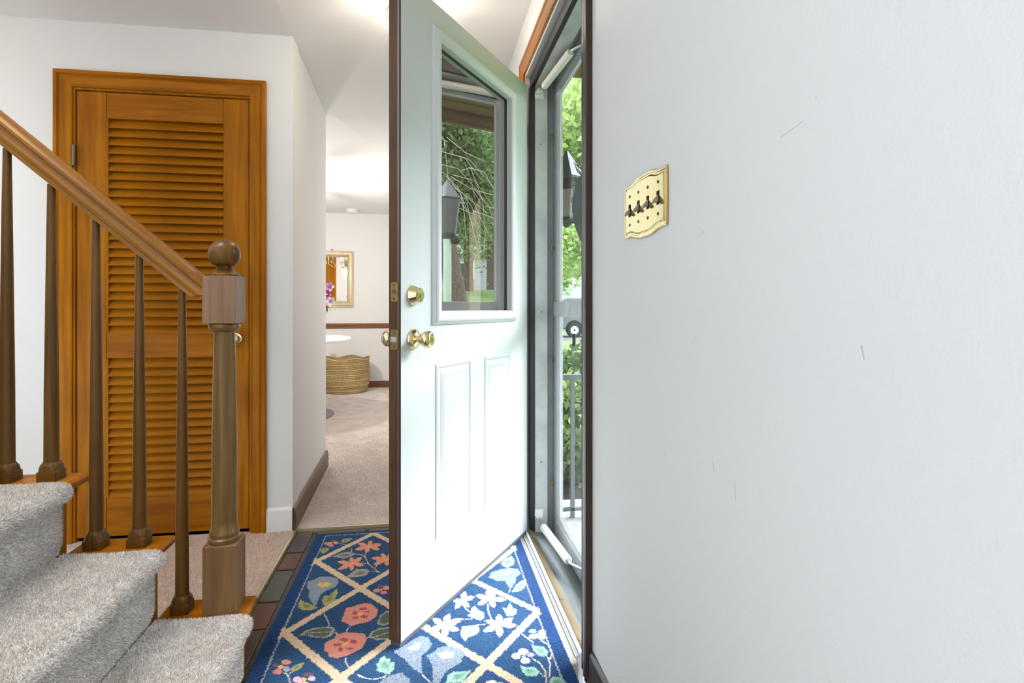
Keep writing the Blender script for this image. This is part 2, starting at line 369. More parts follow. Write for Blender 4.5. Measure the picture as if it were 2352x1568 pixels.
RUG_SHAPES=[
('stem',[[-372.4,2514.5],[-347.4,2503.5],[-348.6,2500.5],[-373.6,2511.5]]),
('stem',[[-346.8,2503.0],[-318.8,2470.0],[-321.2,2468.0],[-349.2,2501.0]]),
('stem',[[-318.6,2469.7],[-307.6,2448.7],[-310.4,2447.3],[-321.4,2468.3]]),
('stem',[[-307.4,2448.1],[-305.4,2420.1],[-308.6,2419.9],[-310.6,2447.9]]),
('stem',[[-284.4,2396.5],[-260.4,2387.5],[-261.6,2384.5],[-285.6,2393.5]]),
('stem',[[-259.7,2386.9],[-244.7,2365.9],[-247.3,2364.1],[-262.3,2385.1]]),
('stem',[[-244.5,2365.5],[-229.5,2320.5],[-232.5,2319.5],[-247.5,2364.5]]),
('stem',[[-229.5,2320.4],[-222.5,2296.4],[-225.5,2295.6],[-232.5,2319.6]]),
('stem',[[-222.6,2296.8],[-179.6,2225.8],[-182.4,2224.2],[-225.4,2295.2]]),
('stem',[[-179.8,2226.0],[-169.8,2214.0],[-172.2,2212.0],[-182.2,2224.0]]),
('stem',[[-244.4,2407.0],[-244.4,2365.0],[-247.6,2365.0],[-247.6,2407.0]]),
('stem',[[-252.2,2313.4],[-223.2,2297.4],[-224.8,2294.6],[-253.8,2310.6]]),
('stem',[[-210.5,2233.5],[-180.5,2223.5],[-181.5,2220.5],[-211.5,2230.5]]),
('stem',[[-186.4,2301.8],[-191.4,2260.8],[-194.6,2261.2],[-189.6,2302.2]]),
('stem',[[-336.4,1984.2],[-330.4,1943.2],[-333.6,1942.8],[-339.6,1983.8]]),
('stem',[[-330.5,1943.6],[-312.5,1902.6],[-315.5,1901.4],[-333.5,1942.4]]),
('stem',[[-312.5,1902.5],[-301.5,1867.5],[-304.5,1866.5],[-315.5,1901.5]]),
('stem',[[-233.5,1859.4],[-243.5,1832.4],[-246.5,1833.6],[-236.5,1860.6]]),
('stem',[[-243.4,1833.2],[-241.4,1819.2],[-244.6,1818.8],[-246.6,1832.8]]),
('stem',[[-229.2,1692.4],[-224.2,1668.4],[-227.8,1667.6],[-232.8,1691.6]]),
('stem',[[-224.4,1668.8],[-211.4,1643.8],[-214.6,1642.2],[-227.6,1667.2]]),
('stem',[[-279.9,1830.1],[-266.9,1817.1],[-269.1,1814.9],[-282.1,1827.9]]),
('stem',[[-179.1,1783.1],[-173.1,1789.1],[-170.9,1786.9],[-176.9,1780.9]]),
('stem',[[-390.9,1652.0],[-374.9,1634.0],[-377.1,1632.0],[-393.1,1650.0]]),
('stem',[[-374.6,1633.5],[-362.6,1599.5],[-365.4,1598.5],[-377.4,1632.5]]),
('stem',[[-371.5,1647.7],[-374.5,1632.7],[-377.5,1633.3],[-374.5,1648.3]]),
('stem',[[-138.0,1585.0],[-121.0,1585.0],[-121.0,1581.0],[-138.0,1581.0]]),
('stem',[[-122.1,1584.7],[-106.1,1594.7],[-103.9,1591.3],[-119.9,1581.3]]),
('stem',[[-184.7,1609.5],[-161.7,1590.5],[-164.3,1587.5],[-187.3,1606.5]]),
('stem',[[-162.4,1590.9],[-138.4,1583.9],[-139.6,1580.1],[-163.6,1587.1]]),
('stem',[[-139.3,1584.0],[-110.3,1588.0],[-109.7,1584.0],[-138.7,1580.0]]),
('stem',[[-5.3,1581.0],[6.7,1561.0],[3.3,1559.0],[-8.7,1579.0]]),
('stem',[[6.7,1561.0],[18.7,1541.0],[15.3,1539.0],[3.3,1559.0]]),
('stem',[[130.9,1931.7],[142.9,1901.7],[139.1,1900.3],[127.1,1930.3]]),
('stem',[[142.7,1902.1],[156.7,1880.1],[153.3,1877.9],[139.3,1899.9]]),
('stem',[[122.0,1840.0],[156.0,1840.0],[156.0,1836.0],[122.0,1836.0]]),
('stem',[[218.0,1921.9],[215.0,1865.9],[211.0,1866.1],[214.0,1922.1]]),
('stem',[[215.0,1866.3],[222.0,1819.3],[218.0,1818.7],[211.0,1865.7]]),
('stem',[[175.0,1802.0],[197.0,1802.0],[197.0,1798.0],[175.0,1798.0]]),
('stem',[[191.4,1823.0],[216.4,1818.0],[215.6,1814.0],[190.6,1819.0]]),
('stem',[[129.9,1932.7],[143.9,1894.7],[140.1,1893.3],[126.1,1931.3]]),
('stem',[[143.5,1895.3],[157.5,1879.3],[154.5,1876.7],[140.5,1892.7]]),
('stem',[[219.0,1917.8],[215.0,1882.8],[211.0,1883.2],[215.0,1918.2]]),
('stem',[[215.0,1883.1],[217.0,1852.1],[213.0,1851.9],[211.0,1882.9]]),
('stem',[[310.9,2011.3],[300.9,1984.3],[297.1,1985.7],[307.1,2012.7]]),
('stem',[[302.7,1731.0],[315.7,1708.0],[312.3,1706.0],[299.3,1729.0]]),
('stem',[[315.8,1707.9],[331.8,1677.9],[328.2,1676.1],[312.2,1706.1]]),
('stem',[[355.6,1688.2],[373.6,1663.2],[370.4,1660.8],[352.4,1685.8]]),
('stem',[[374.0,1662.1],[376.0,1614.1],[372.0,1613.9],[370.0,1661.9]]),
('stem',[[375.6,1612.9],[357.6,1586.9],[354.4,1589.1],[372.4,1615.1]]),
('stem',[[312.6,1604.1],[328.6,1581.1],[325.4,1578.9],[309.4,1601.9]]),
('stem',[[328.9,1580.5],[336.9,1550.5],[333.1,1549.5],[325.1,1579.5]]),
('stem',[[337.0,1549.9],[335.0,1514.9],[331.0,1515.1],[333.0,1550.1]]),
('stem',[[335.0,1514.6],[330.0,1491.6],[326.0,1492.4],[331.0,1515.4]]),
('stem',[[358.0,1604.1],[359.0,1573.1],[355.0,1572.9],[354.0,1603.9]]),
('stem',[[358.9,1572.5],[341.9,1511.5],[338.1,1512.5],[355.1,1573.5]]),
('stem',[[320.6,1536.8],[329.6,1519.8],[326.4,1518.2],[317.4,1535.2]]),
('mauve',[[-387,2543],[-388,2536],[-392,2532],[-398,2531],[-405,2534],[-411,2540],[-414,2547],[-413,2553],[-409,2558],[-403,2559],[-396,2556],[-390,2550]]),
('coral',[[-401,2518],[-402,2511],[-407,2506],[-415,2505],[-424,2508],[-431,2515],[-435,2524],[-434,2531],[-429,2536],[-421,2537],[-412,2534],[-405,2527]]),
('coral',[[-373,2524],[-374,2517],[-378,2512],[-383,2511],[-390,2514],[-395,2520],[-398,2528],[-397,2535],[-394,2540],[-388,2541],[-381,2538],[-376,2532]]),
('pink',[[-389,2497],[-389,2491],[-394,2486],[-400,2486],[-408,2489],[-413,2494],[-416,2501],[-416,2508],[-411,2512],[-405,2512],[-397,2509],[-391,2504]]),
('yellow',[[-399,2524],[-399,2521],[-401,2519],[-404,2518],[-408,2520],[-411,2523],[-412,2527],[-412,2530],[-410,2533],[-407,2533],[-403,2531],[-400,2528]]),
('olive',[[-368,2542],[-356,2564],[-321,2561],[-330,2529],[-356,2520]]),
('olive2',[[-356,2542],[-351,2552],[-335,2551],[-339,2537],[-350,2532]]),
('olive',[[-439,2447],[-428,2483],[-407,2476],[-406,2448],[-420,2419]]),
('olive2',[[-428,2451],[-424,2467],[-414,2464],[-414,2451],[-420,2438]]),
('coral',[[-239,2463],[-232,2471],[-227,2490],[-231,2511],[-237,2528],[-244,2521],[-249,2506],[-245,2480]]),
('coral',[[-239,2463],[-249,2483],[-267,2507],[-282,2511],[-293,2507],[-283,2487],[-269,2467],[-250,2460]]),
('coral',[[-239,2463],[-226,2454],[-206,2451],[-193,2464],[-186,2480],[-198,2490],[-214,2493],[-231,2479]]),
('coral',[[-239,2463],[-253,2470],[-275,2470],[-288,2456],[-295,2440],[-282,2432],[-266,2430],[-248,2446]]),
('coral',[[-239,2463],[-230,2443],[-213,2422],[-199,2419],[-190,2423],[-198,2442],[-210,2460],[-228,2466]]),
('coral',[[-239,2463],[-246,2456],[-253,2438],[-250,2418],[-245,2401],[-237,2406],[-232,2419],[-234,2444]]),
('peach',[[-233,2462],[-233,2457],[-235,2454],[-238,2453],[-241,2455],[-244,2459],[-245,2463],[-244,2468],[-243,2471],[-240,2472],[-237,2470],[-234,2466]]),
('coral',[[-289,2309],[-285,2322],[-285,2344],[-292,2360],[-301,2371],[-305,2359],[-306,2342],[-297,2321]]),
('coral',[[-289,2309],[-278,2310],[-263,2322],[-257,2343],[-256,2364],[-267,2365],[-279,2356],[-287,2330]]),
('coral',[[-289,2309],[-279,2294],[-261,2279],[-249,2280],[-240,2288],[-249,2303],[-263,2316],[-280,2316]]),
('coral',[[-289,2309],[-294,2299],[-297,2279],[-291,2261],[-284,2249],[-279,2257],[-276,2272],[-282,2295]]),
('coral',[[-289,2309],[-303,2311],[-323,2303],[-334,2284],[-339,2265],[-326,2262],[-310,2267],[-296,2289]]),
('coral',[[-289,2309],[-302,2326],[-325,2343],[-341,2342],[-352,2336],[-339,2320],[-322,2305],[-301,2303]]),
('peach',[[-284,2308],[-284,2304],[-286,2302],[-288,2301],[-291,2303],[-293,2306],[-295,2310],[-294,2314],[-293,2317],[-290,2317],[-287,2316],[-285,2312]]),
('coral',[[-157,2325],[-157,2344],[-163,2371],[-173,2384],[-182,2388],[-182,2370],[-178,2348],[-166,2331]]),
('coral',[[-157,2325],[-170,2342],[-192,2358],[-208,2357],[-219,2350],[-208,2333],[-191,2319],[-169,2319]]),
('coral',[[-157,2325],[-170,2328],[-189,2321],[-199,2303],[-205,2285],[-193,2281],[-178,2285],[-163,2306]]),
('coral',[[-157,2325],[-161,2312],[-162,2291],[-156,2277],[-148,2268],[-144,2279],[-142,2295],[-149,2315]]),
('coral',[[-157,2325],[-148,2326],[-137,2336],[-134,2356],[-135,2375],[-144,2376],[-153,2368],[-157,2345]]),
('coral',[[-157,2325],[-152,2308],[-141,2289],[-130,2287],[-122,2291],[-127,2308],[-135,2324],[-148,2329]]),
('peach',[[-151,2324],[-152,2320],[-154,2318],[-156,2317],[-159,2319],[-161,2322],[-163,2326],[-162,2330],[-160,2333],[-157,2333],[-155,2332],[-152,2329]]),
('greyleaf',[[-381,2386],[-346,2417],[-316,2425],[-285,2398],[-295,2379],[-335,2359],[-339,2368]]),
('grey2',[[-352,2388],[-336,2402],[-323,2405],[-309,2394],[-314,2385],[-332,2376],[-333,2380]]),
('greyleaf',[[-302,2192],[-266,2259],[-227,2253],[-213,2230],[-222,2200],[-249,2192]]),
('grey2',[[-272,2208],[-255,2238],[-238,2235],[-231,2225],[-235,2211],[-248,2207]]),
('bell',[[-436,2184],[-413,2195],[-394,2217],[-358,2209],[-328,2194],[-318,2155],[-326,2124],[-356,2101],[-369,2076],[-371,2028],[-370,1999],[-393,2032],[-409,2073],[-413,2114],[-428,2140]]),
('yellow',[[-396,2151],[-389,2176],[-375,2160],[-357,2176],[-357,2159],[-341,2159],[-355,2133],[-374,2129]]),
('olive',[[-434,2055],[-414,2033],[-393,2019],[-360,1987],[-382,1977],[-407,1977],[-429,2002]]),
('olive2',[[-416,2028],[-408,2019],[-398,2012],[-383,1998],[-393,1993],[-404,1993],[-414,2005]]),
('olive',[[-338,1984],[-358,2039],[-351,2071],[-336,2062],[-319,2115],[-308,2075],[-314,2041],[-306,2031]]),
('olive2',[[-333,2021],[-342,2046],[-339,2060],[-332,2056],[-324,2080],[-320,2062],[-322,2047],[-318,2042]]),
('mauve',[[-146,2103],[-148,2097],[-153,2093],[-159,2092],[-166,2095],[-172,2100],[-174,2107],[-173,2113],[-168,2117],[-161,2117],[-154,2114],[-149,2109]]),
('coral',[[-159,2074],[-161,2068],[-165,2064],[-171,2064],[-178,2066],[-183,2072],[-186,2079],[-184,2085],[-180,2089],[-174,2090],[-167,2087],[-162,2081]]),
('coral',[[-125,2087],[-126,2081],[-131,2076],[-138,2076],[-145,2079],[-150,2084],[-152,2092],[-151,2099],[-146,2103],[-140,2104],[-133,2101],[-127,2095]]),
('pink',[[-134,2056],[-135,2050],[-139,2047],[-145,2046],[-150,2048],[-155,2053],[-157,2059],[-156,2065],[-152,2069],[-146,2070],[-141,2067],[-136,2062]]),
('yellow',[[-151,2080],[-152,2077],[-153,2075],[-156,2074],[-159,2076],[-161,2078],[-162,2082],[-162,2085],[-160,2087],[-157,2087],[-154,2086],[-152,2083]]),
('rose',[[-268,1929],[-266,1972],[-249,1974],[-234,1984],[-209,1992],[-183,1986],[-157,1947],[-159,1900],[-181,1874],[-216,1864],[-234,1857],[-251,1875],[-271,1892]]),
('red',[[-223,1934],[-223,1928],[-226,1924],[-231,1923],[-236,1925],[-239,1930],[-241,1937],[-241,1942],[-238,1946],[-234,1947],[-229,1945],[-225,1940]]),
('red',[[-194,1955],[-196,1951],[-200,1948],[-207,1948],[-213,1950],[-219,1954],[-221,1959],[-220,1963],[-215,1966],[-209,1966],[-202,1964],[-197,1960]]),
('red',[[-215,1902],[-216,1899],[-220,1897],[-226,1897],[-233,1899],[-238,1902],[-240,1906],[-239,1910],[-234,1912],[-228,1912],[-222,1910],[-217,1906]]),
('red',[[-185,1904],[-186,1900],[-190,1897],[-196,1896],[-202,1899],[-207,1903],[-210,1908],[-208,1913],[-204,1916],[-198,1917],[-192,1914],[-187,1910]]),
('red',[[-176,1932],[-178,1931],[-183,1930],[-190,1931],[-198,1932],[-203,1935],[-206,1937],[-204,1939],[-199,1939],[-191,1939],[-184,1937],[-178,1935]]),
('yellow',[[-205,1924],[-206,1919],[-208,1916],[-212,1916],[-217,1918],[-220,1922],[-222,1926],[-221,1931],[-219,1934],[-215,1935],[-210,1933],[-207,1929]]),
('rose',[[-302,1768],[-300,1781],[-276,1797],[-275,1814],[-246,1823],[-214,1815],[-188,1807],[-177,1775],[-186,1731],[-206,1715],[-229,1701],[-253,1693],[-280,1706],[-283,1721],[-297,1736]]),
('red',[[-233,1782],[-234,1777],[-238,1774],[-245,1773],[-251,1776],[-257,1780],[-260,1786],[-259,1791],[-254,1795],[-248,1795],[-241,1792],[-235,1788]]),
('red',[[-204,1768],[-205,1763],[-209,1759],[-215,1759],[-221,1761],[-226,1766],[-228,1771],[-227,1776],[-223,1780],[-217,1780],[-211,1778],[-206,1773]]),
('red',[[-251,1759],[-252,1755],[-256,1752],[-262,1752],[-268,1754],[-273,1758],[-275,1762],[-274,1767],[-270,1769],[-265,1769],[-258,1767],[-254,1763]]),
('red',[[-244,1734],[-244,1728],[-246,1724],[-249,1723],[-252,1725],[-255,1730],[-256,1736],[-256,1742],[-255,1746],[-252,1747],[-249,1745],[-246,1740]]),
('red',[[-210,1733],[-211,1731],[-215,1729],[-221,1729],[-227,1731],[-232,1734],[-234,1737],[-232,1740],[-228,1741],[-223,1741],[-217,1739],[-212,1736]]),
('yellow',[[-231,1759],[-231,1754],[-234,1751],[-239,1751],[-243,1753],[-247,1757],[-249,1762],[-249,1766],[-246,1769],[-241,1770],[-237,1768],[-233,1764]]),
('leafrim',[[-389,1828],[-374,1853],[-349,1864],[-308,1866],[-288,1858],[-281,1839],[-288,1812],[-305,1802],[-347,1813],[-361,1827]]),
('leafdark',[[-376,1830],[-364,1850],[-344,1858],[-313,1860],[-297,1853],[-291,1838],[-297,1818],[-310,1809],[-343,1818],[-354,1829]]),
('stem',[[-362.9,1841.1],[-326.9,1838.1],[-327.1,1835.9],[-363.1,1838.9]]),
('stem',[[-326.9,1838.1],[-290.9,1835.1],[-291.1,1832.9],[-327.1,1835.9]]),
('leafrim',[[-174,1785],[-167,1814],[-141,1831],[-102,1832],[-92,1762],[-146,1767]]),
('leafdark',[[-166,1787],[-161,1811],[-140,1824],[-110,1825],[-102,1770],[-144,1774]]),
('leafrim',[[-153,1858],[-147,1906],[-128,1931],[-107,1931],[-97,1857],[-134,1841]]),
('leafdark',[[-148,1865],[-143,1902],[-128,1921],[-112,1921],[-104,1863],[-133,1851]]),
('stem',[[-159.5,1783.0],[-110.5,1806.0],[-109.5,1804.0],[-158.5,1781.0]]),
('mauve',[[-414,1685],[-414,1681],[-416,1678],[-421,1677],[-426,1679],[-430,1683],[-432,1688],[-432,1693],[-430,1696],[-426,1696],[-421,1694],[-416,1690]]),
('coral',[[-382,1695],[-383,1689],[-387,1685],[-393,1685],[-401,1688],[-407,1693],[-410,1700],[-410,1706],[-406,1710],[-399,1710],[-392,1707],[-386,1702]]),
('pink',[[-397,1654],[-397,1649],[-401,1645],[-408,1645],[-415,1647],[-421,1652],[-424,1659],[-424,1664],[-420,1668],[-414,1669],[-406,1666],[-400,1661]]),
('lilac',[[-378,1663],[-378,1657],[-381,1653],[-385,1652],[-391,1654],[-395,1659],[-398,1666],[-398,1672],[-396,1676],[-391,1676],[-386,1674],[-381,1669]]),
('yellow',[[-398,1675],[-398,1670],[-400,1668],[-404,1667],[-409,1669],[-413,1673],[-415,1677],[-415,1682],[-413,1684],[-409,1685],[-404,1683],[-400,1679]]),
('olive',[[-344,1689],[-349,1661],[-371,1645],[-377,1666],[-367,1681]]),
('olive2',[[-354,1678],[-356,1665],[-366,1658],[-369,1667],[-364,1674]]),
('mauve',[[-311,1629],[-312,1625],[-316,1622],[-322,1622],[-328,1624],[-334,1628],[-336,1633],[-336,1638],[-332,1640],[-326,1641],[-319,1639],[-314,1634]]),
('pinkpale',[[-334,1610],[-334,1603],[-338,1599],[-344,1598],[-350,1601],[-356,1607],[-360,1614],[-359,1621],[-356,1625],[-350,1626],[-343,1623],[-337,1617]]),
('pinkpale',[[-300,1609],[-300,1604],[-303,1600],[-308,1600],[-313,1602],[-318,1607],[-320,1613],[-320,1618],[-317,1622],[-312,1623],[-307,1620],[-302,1615]]),
('pinkpale',[[-311,1588],[-312,1583],[-317,1580],[-325,1580],[-333,1582],[-340,1587],[-343,1593],[-343,1599],[-337,1602],[-330,1602],[-321,1599],[-314,1594]]),
('yellow',[[-323,1608],[-323,1604],[-324,1601],[-328,1600],[-331,1602],[-334,1605],[-336,1610],[-336,1615],[-335,1618],[-331,1619],[-328,1617],[-325,1613]]),
('mint',[[-141,1652],[-133,1648],[-130,1673],[-118,1683],[-111,1667],[-101,1669],[-98,1648],[-87,1649],[-87,1615],[-98,1595],[-118,1606],[-138,1617],[-132,1627]]),
('mint2',[[-126,1646],[-123,1644],[-121,1656],[-116,1660],[-113,1653],[-108,1654],[-107,1644],[-102,1645],[-102,1630],[-107,1620],[-116,1625],[-125,1631],[-122,1635]]),
('bell',[[-91,1698],[-61,1727],[-31,1756],[-12,1768],[11,1756],[22,1718],[11,1691],[-10,1667],[-9,1603],[-6,1580],[-32,1609],[-59,1659],[-70,1670]]),
('bellc',[[-53,1710],[-34,1720],[-27,1738],[-19,1721],[-16,1737],[-12,1717],[-19,1699],[-41,1696]]),
('bell',[[5,1664],[29,1682],[39,1699],[71,1704],[108,1682],[121,1649],[107,1639],[104,1616],[80,1600],[56,1581],[37,1536],[22,1539],[21,1621]]),
('bellc',[[38,1668],[61,1677],[87,1670],[84,1646],[50,1642]]),
('mint',[[54,1534],[64,1569],[82,1580],[101,1577],[132,1578],[116,1556],[102,1531]]),
('mint2',[[75,1548],[80,1564],[88,1569],[97,1568],[110,1568],[103,1558],[97,1547]]),
('bell',[[-126,1562],[-108,1585],[-65,1600],[-56,1583],[-42,1570],[-42,1533],[-118,1540]]),
('shell',[[62,1812],[73,1820],[84,1840],[86,1863],[83,1882],[72,1875],[62,1859],[59,1831]]),
('shell',[[62,1812],[76,1808],[100,1812],[115,1828],[125,1845],[111,1849],[92,1848],[72,1829]]),
('shell',[[62,1812],[69,1795],[84,1777],[99,1774],[110,1778],[104,1794],[93,1809],[74,1815]]),
('shell',[[62,1812],[56,1799],[53,1778],[59,1764],[68,1755],[74,1767],[77,1783],[70,1802]]),
('shell',[[62,1812],[50,1819],[33,1819],[21,1806],[15,1793],[26,1786],[40,1784],[54,1798]]),
('shell',[[62,1812],[59,1830],[50,1854],[37,1863],[26,1864],[28,1846],[35,1826],[50,1814]]),
('mint',[[66,1811],[65,1809],[64,1807],[62,1807],[59,1808],[58,1810],[57,1813],[58,1815],[60,1817],[62,1817],[64,1816],[66,1814]]),
('shell',[[241,1789],[250,1802],[257,1825],[253,1843],[246,1855],[237,1842],[231,1825],[234,1802]]),
('shell',[[241,1789],[253,1786],[271,1791],[283,1806],[290,1823],[279,1827],[264,1825],[249,1806]]),
('shell',[[241,1789],[251,1777],[269,1765],[285,1769],[297,1777],[289,1790],[275,1800],[254,1798]]),
('shell',[[241,1789],[232,1777],[223,1755],[225,1736],[230,1723],[239,1733],[247,1750],[246,1774]]),
('shell',[[241,1789],[228,1794],[206,1790],[191,1775],[183,1759],[195,1755],[212,1756],[231,1773]]),
('shell',[[241,1789],[236,1806],[223,1824],[209,1826],[198,1822],[202,1806],[212,1791],[229,1786]]),
('mint',[[246,1789],[245,1786],[243,1785],[241,1784],[238,1785],[237,1788],[237,1790],[238,1793],[240,1794],[242,1794],[244,1793],[245,1791]]),
('ice',[[141,1861],[154,1871],[157,1902],[171,1918],[179,1891],[197,1872],[196,1841],[183,1824],[162,1839]]),
('ice2',[[157,1865],[163,1870],[165,1883],[171,1891],[175,1878],[183,1870],[182,1856],[177,1848],[167,1855]]),
('ice',[[112,1767],[120,1798],[173,1802],[172,1768],[162,1749],[131,1733],[124,1718],[114,1740]]),
('ice2',[[126,1763],[130,1776],[154,1778],[153,1763],[149,1754],[135,1747],[132,1740],[127,1750]]),
('ice',[[263,1890],[278,1883],[294,1920],[299,1880],[311,1874],[304,1847],[290,1834],[271,1837]]),
('ice2',[[277,1879],[284,1876],[291,1892],[293,1875],[299,1872],[296,1860],[289,1854],[281,1855]]),
('shell',[[227,1958],[234,1972],[239,1995],[234,2011],[226,2021],[219,2008],[215,1989],[220,1968]]),
('shell',[[227,1958],[220,1974],[205,1992],[190,1993],[179,1988],[185,1972],[196,1957],[215,1954]]),
('shell',[[227,1958],[215,1960],[197,1953],[186,1937],[180,1920],[191,1917],[205,1921],[220,1940]]),
('shell',[[227,1958],[222,1941],[222,1915],[229,1901],[237,1893],[242,1909],[244,1928],[236,1949]]),
('shell',[[227,1958],[237,1943],[255,1929],[271,1931],[284,1938],[276,1952],[262,1964],[241,1964]]),
('shell',[[227,1958],[237,1958],[248,1968],[252,1985],[252,2001],[243,2001],[233,1994],[228,1974]]),
('mint',[[231,1957],[231,1955],[229,1953],[227,1953],[225,1954],[223,1956],[223,1958],[224,1961],[226,1963],[228,1963],[230,1962],[231,1960]]),
('shell',[[130,1962],[138,1969],[148,1987],[148,2006],[146,2021],[137,2015],[128,2002],[127,1978]]),
('shell',[[130,1962],[140,1955],[157,1954],[170,1964],[178,1977],[168,1984],[155,1987],[138,1975]]),
('shell',[[130,1962],[129,1945],[134,1923],[144,1913],[153,1910],[153,1926],[150,1944],[139,1958]]),
('shell',[[130,1962],[119,1957],[107,1942],[103,1923],[103,1907],[112,1910],[123,1921],[129,1944]]),
('shell',[[130,1962],[123,1971],[112,1977],[104,1969],[98,1959],[104,1950],[113,1944],[123,1951]]),
('mint',[[134,1961],[133,1958],[131,1957],[129,1956],[127,1957],[126,1960],[125,1962],[126,1965],[128,1967],[130,1967],[132,1966],[133,1964]]),
('bell',[[240,2108],[254,2150],[291,2168],[325,2177],[363,2161],[366,2119],[343,2096],[334,2054],[308,2008],[302,2046],[298,2077],[268,2077],[258,2096]]),
('bellc',[[293,2135],[312,2146],[333,2138],[317,2118],[300,2121]]),
('mint',[[300,2219],[321,2256],[353,2282],[359,2235],[349,2197],[321,2177],[306,2194]]),
('mint2',[[316,2221],[326,2238],[340,2249],[343,2228],[338,2211],[326,2202],[319,2210]]),
('mint',[[309,1988],[336,2041],[372,2078],[375,2039],[354,2001],[334,1988]]),
('mint2',[[330,2006],[342,2030],[358,2047],[359,2030],[350,2012],[341,2006]]),
('lilac',[[351,1737],[349,1731],[343,1727],[336,1727],[331,1729],[327,1734],[326,1741],[329,1746],[335,1750],[341,1751],[347,1748],[351,1743]]),
('shell',[[378,1727],[375,1720],[370,1716],[364,1716],[358,1718],[355,1724],[354,1730],[357,1736],[363,1740],[369,1741],[375,1739],[378,1733]]),
('shell',[[350,1708],[346,1702],[340,1698],[332,1697],[326,1700],[321,1705],[320,1712],[324,1718],[330,1722],[337,1723],[344,1720],[349,1714]]),
('shell',[[373,1701],[370,1695],[364,1691],[358,1690],[353,1692],[349,1698],[349,1705],[352,1711],[357,1716],[364,1716],[369,1714],[373,1708]]),
('mint',[[357,1720],[355,1716],[352,1714],[349,1714],[347,1715],[345,1718],[345,1721],[346,1725],[349,1727],[352,1727],[355,1726],[357,1723]]),
('lilac',[[321,1619],[318,1614],[313,1610],[307,1610],[302,1612],[299,1617],[298,1623],[301,1628],[306,1632],[312,1633],[317,1630],[320,1625]]),
('shell',[[306,1637],[302,1630],[295,1625],[287,1624],[280,1627],[275,1634],[275,1642],[278,1650],[285,1655],[293,1656],[300,1652],[305,1646]]),
('shell',[[281,1620],[277,1613],[271,1608],[264,1607],[257,1610],[253,1617],[252,1625],[255,1632],[261,1637],[269,1638],[276,1635],[280,1629]]),
('pinkpale',[[303,1594],[300,1587],[294,1583],[286,1582],[280,1585],[275,1591],[275,1599],[278,1605],[284,1610],[291,1611],[298,1608],[302,1601]]),
('mint',[[294,1615],[292,1611],[290,1609],[286,1609],[283,1610],[281,1613],[281,1616],[283,1620],[285,1622],[289,1623],[292,1621],[294,1618]]),
('mint',[[321,1675],[335,1660],[356,1655],[365,1628],[356,1606],[333,1610],[322,1637]]),
('mint2',[[332,1655],[339,1648],[348,1646],[352,1634],[348,1624],[338,1625],[333,1638]]),
('mint',[[270,1580],[285,1567],[308,1566],[320,1541],[308,1526],[281,1528],[271,1551]]),
('mint2',[[282,1564],[289,1558],[299,1558],[305,1546],[299,1540],[287,1541],[283,1551]]),
('mint',[[336,1499],[352,1515],[373,1509],[383,1483],[363,1469],[336,1481]]),
('mint2',[[348,1496],[355,1502],[364,1500],[369,1488],[360,1482],[348,1488]]),
('shell',[[196,1512],[193,1506],[187,1502],[179,1502],[171,1505],[166,1510],[164,1517],[167,1523],[173,1527],[182,1528],[189,1525],[195,1519]]),
('shell',[[213,1503],[210,1498],[205,1495],[198,1494],[192,1497],[188,1501],[187,1507],[189,1512],[194,1515],[201,1516],[207,1513],[212,1509]]),
]

# ------------------------------------------------------------------ the shell: floors, walls, ceiling
WX, WXO = 0.46, 0.560             # front wall: inner and outer face
CY = 2.688                       # closet wall plane
MWX = -0.60                      # corner of the partition
ENTRY_W, ENTRY_N = -0.59, 2.705  # brass edge of the slate entry

floor = MB().box(ENTRY_W, WX - .045, -1.3, ENTRY_N, -.12, -.004).build('floor', M['grout'])
tag(floor, 'dark slate tiled entry floor around the flowered rug', kind='structure')
SLATE = {k: plain('slate_' + k, c, .42, noise=.28, nscale=9, bump=.25, bscale=40, coat=.1) for k, c in
         dict(plum=(.055, .04, .04), rust=(.085, .034, .022), green=(.055, .06, .045), umber=(.05, .035, .026)).items()}
def slate_tile(x0, x1, y0, y1, key):
    g = .006
    b = MB().box(x0+g, x1-g, y0+g, y1-g, -.01, .001 + random.uniform(0, .0015))
    b.build('slate_tile', SLATE[key], floor, bevel=.0025)
for x0, x1, rows in ((ENTRY_W+.004, -.505, [(2.70, 'plum'), (2.477, 'rust'), (2.317, 'green'), (2.073, 'rust'), (1.902, 'umber'), (1.70, 'plum'), (1.50, 'green'), (1.30, 'rust'), (1.1, 'umber')]),
                     (-.495, -.27, [(2.70, 'umber'), (2.62, 'rust'), (2.33, 'green'), (2.06, 'umber'), (1.85, 'rust'), (1.62, 'plum'), (1.40, 'green'), (1.1, 'rust')]),
                     (-.26, -.03, [(2.70, 'umber'), (2.50, 'green'), (2.2, 'rust'), (1.95, 'plum'), (1.7, 'umber'), (1.4, 'rust'), (1.1, 'green')]),
                     (-.02, .2, [(2.70, 'rust'), (2.45, 'plum'), (2.2, 'umber'), (1.9, 'green'), (1.6, 'rust'), (1.3, 'plum'), (1.1, 'umber')]),
                     (.21, .412, [(2.70, 'green'), (2.4, 'rust'), (2.1, 'plum'), (1.8, 'umber'), (1.5, 'green'), (1.2, 'rust'), (1.1, 'plum')])):
    ys = [r[0] for r in rows] + [.6]
    for (yy, key), y2 in zip(rows, ys[1:]):
        slate_tile(x0, x1, y2, yy, key)

M['carpet'] = carpet_mat('beige_carpet', (.64, .555, .51), (.88, .80, .75), 330)
cp = MB()
cp.box(-4.2, ENTRY_W-.004, 1.0, CY+.06, -.12, .016)
cp.box(-4.2, WX, ENTRY_N+.003, 7.45, -.12, .016)
fc = cp.build('floor_carpet', M['carpet'])
tag(fc, 'beige pile carpet of the hall and dining room', kind='structure')

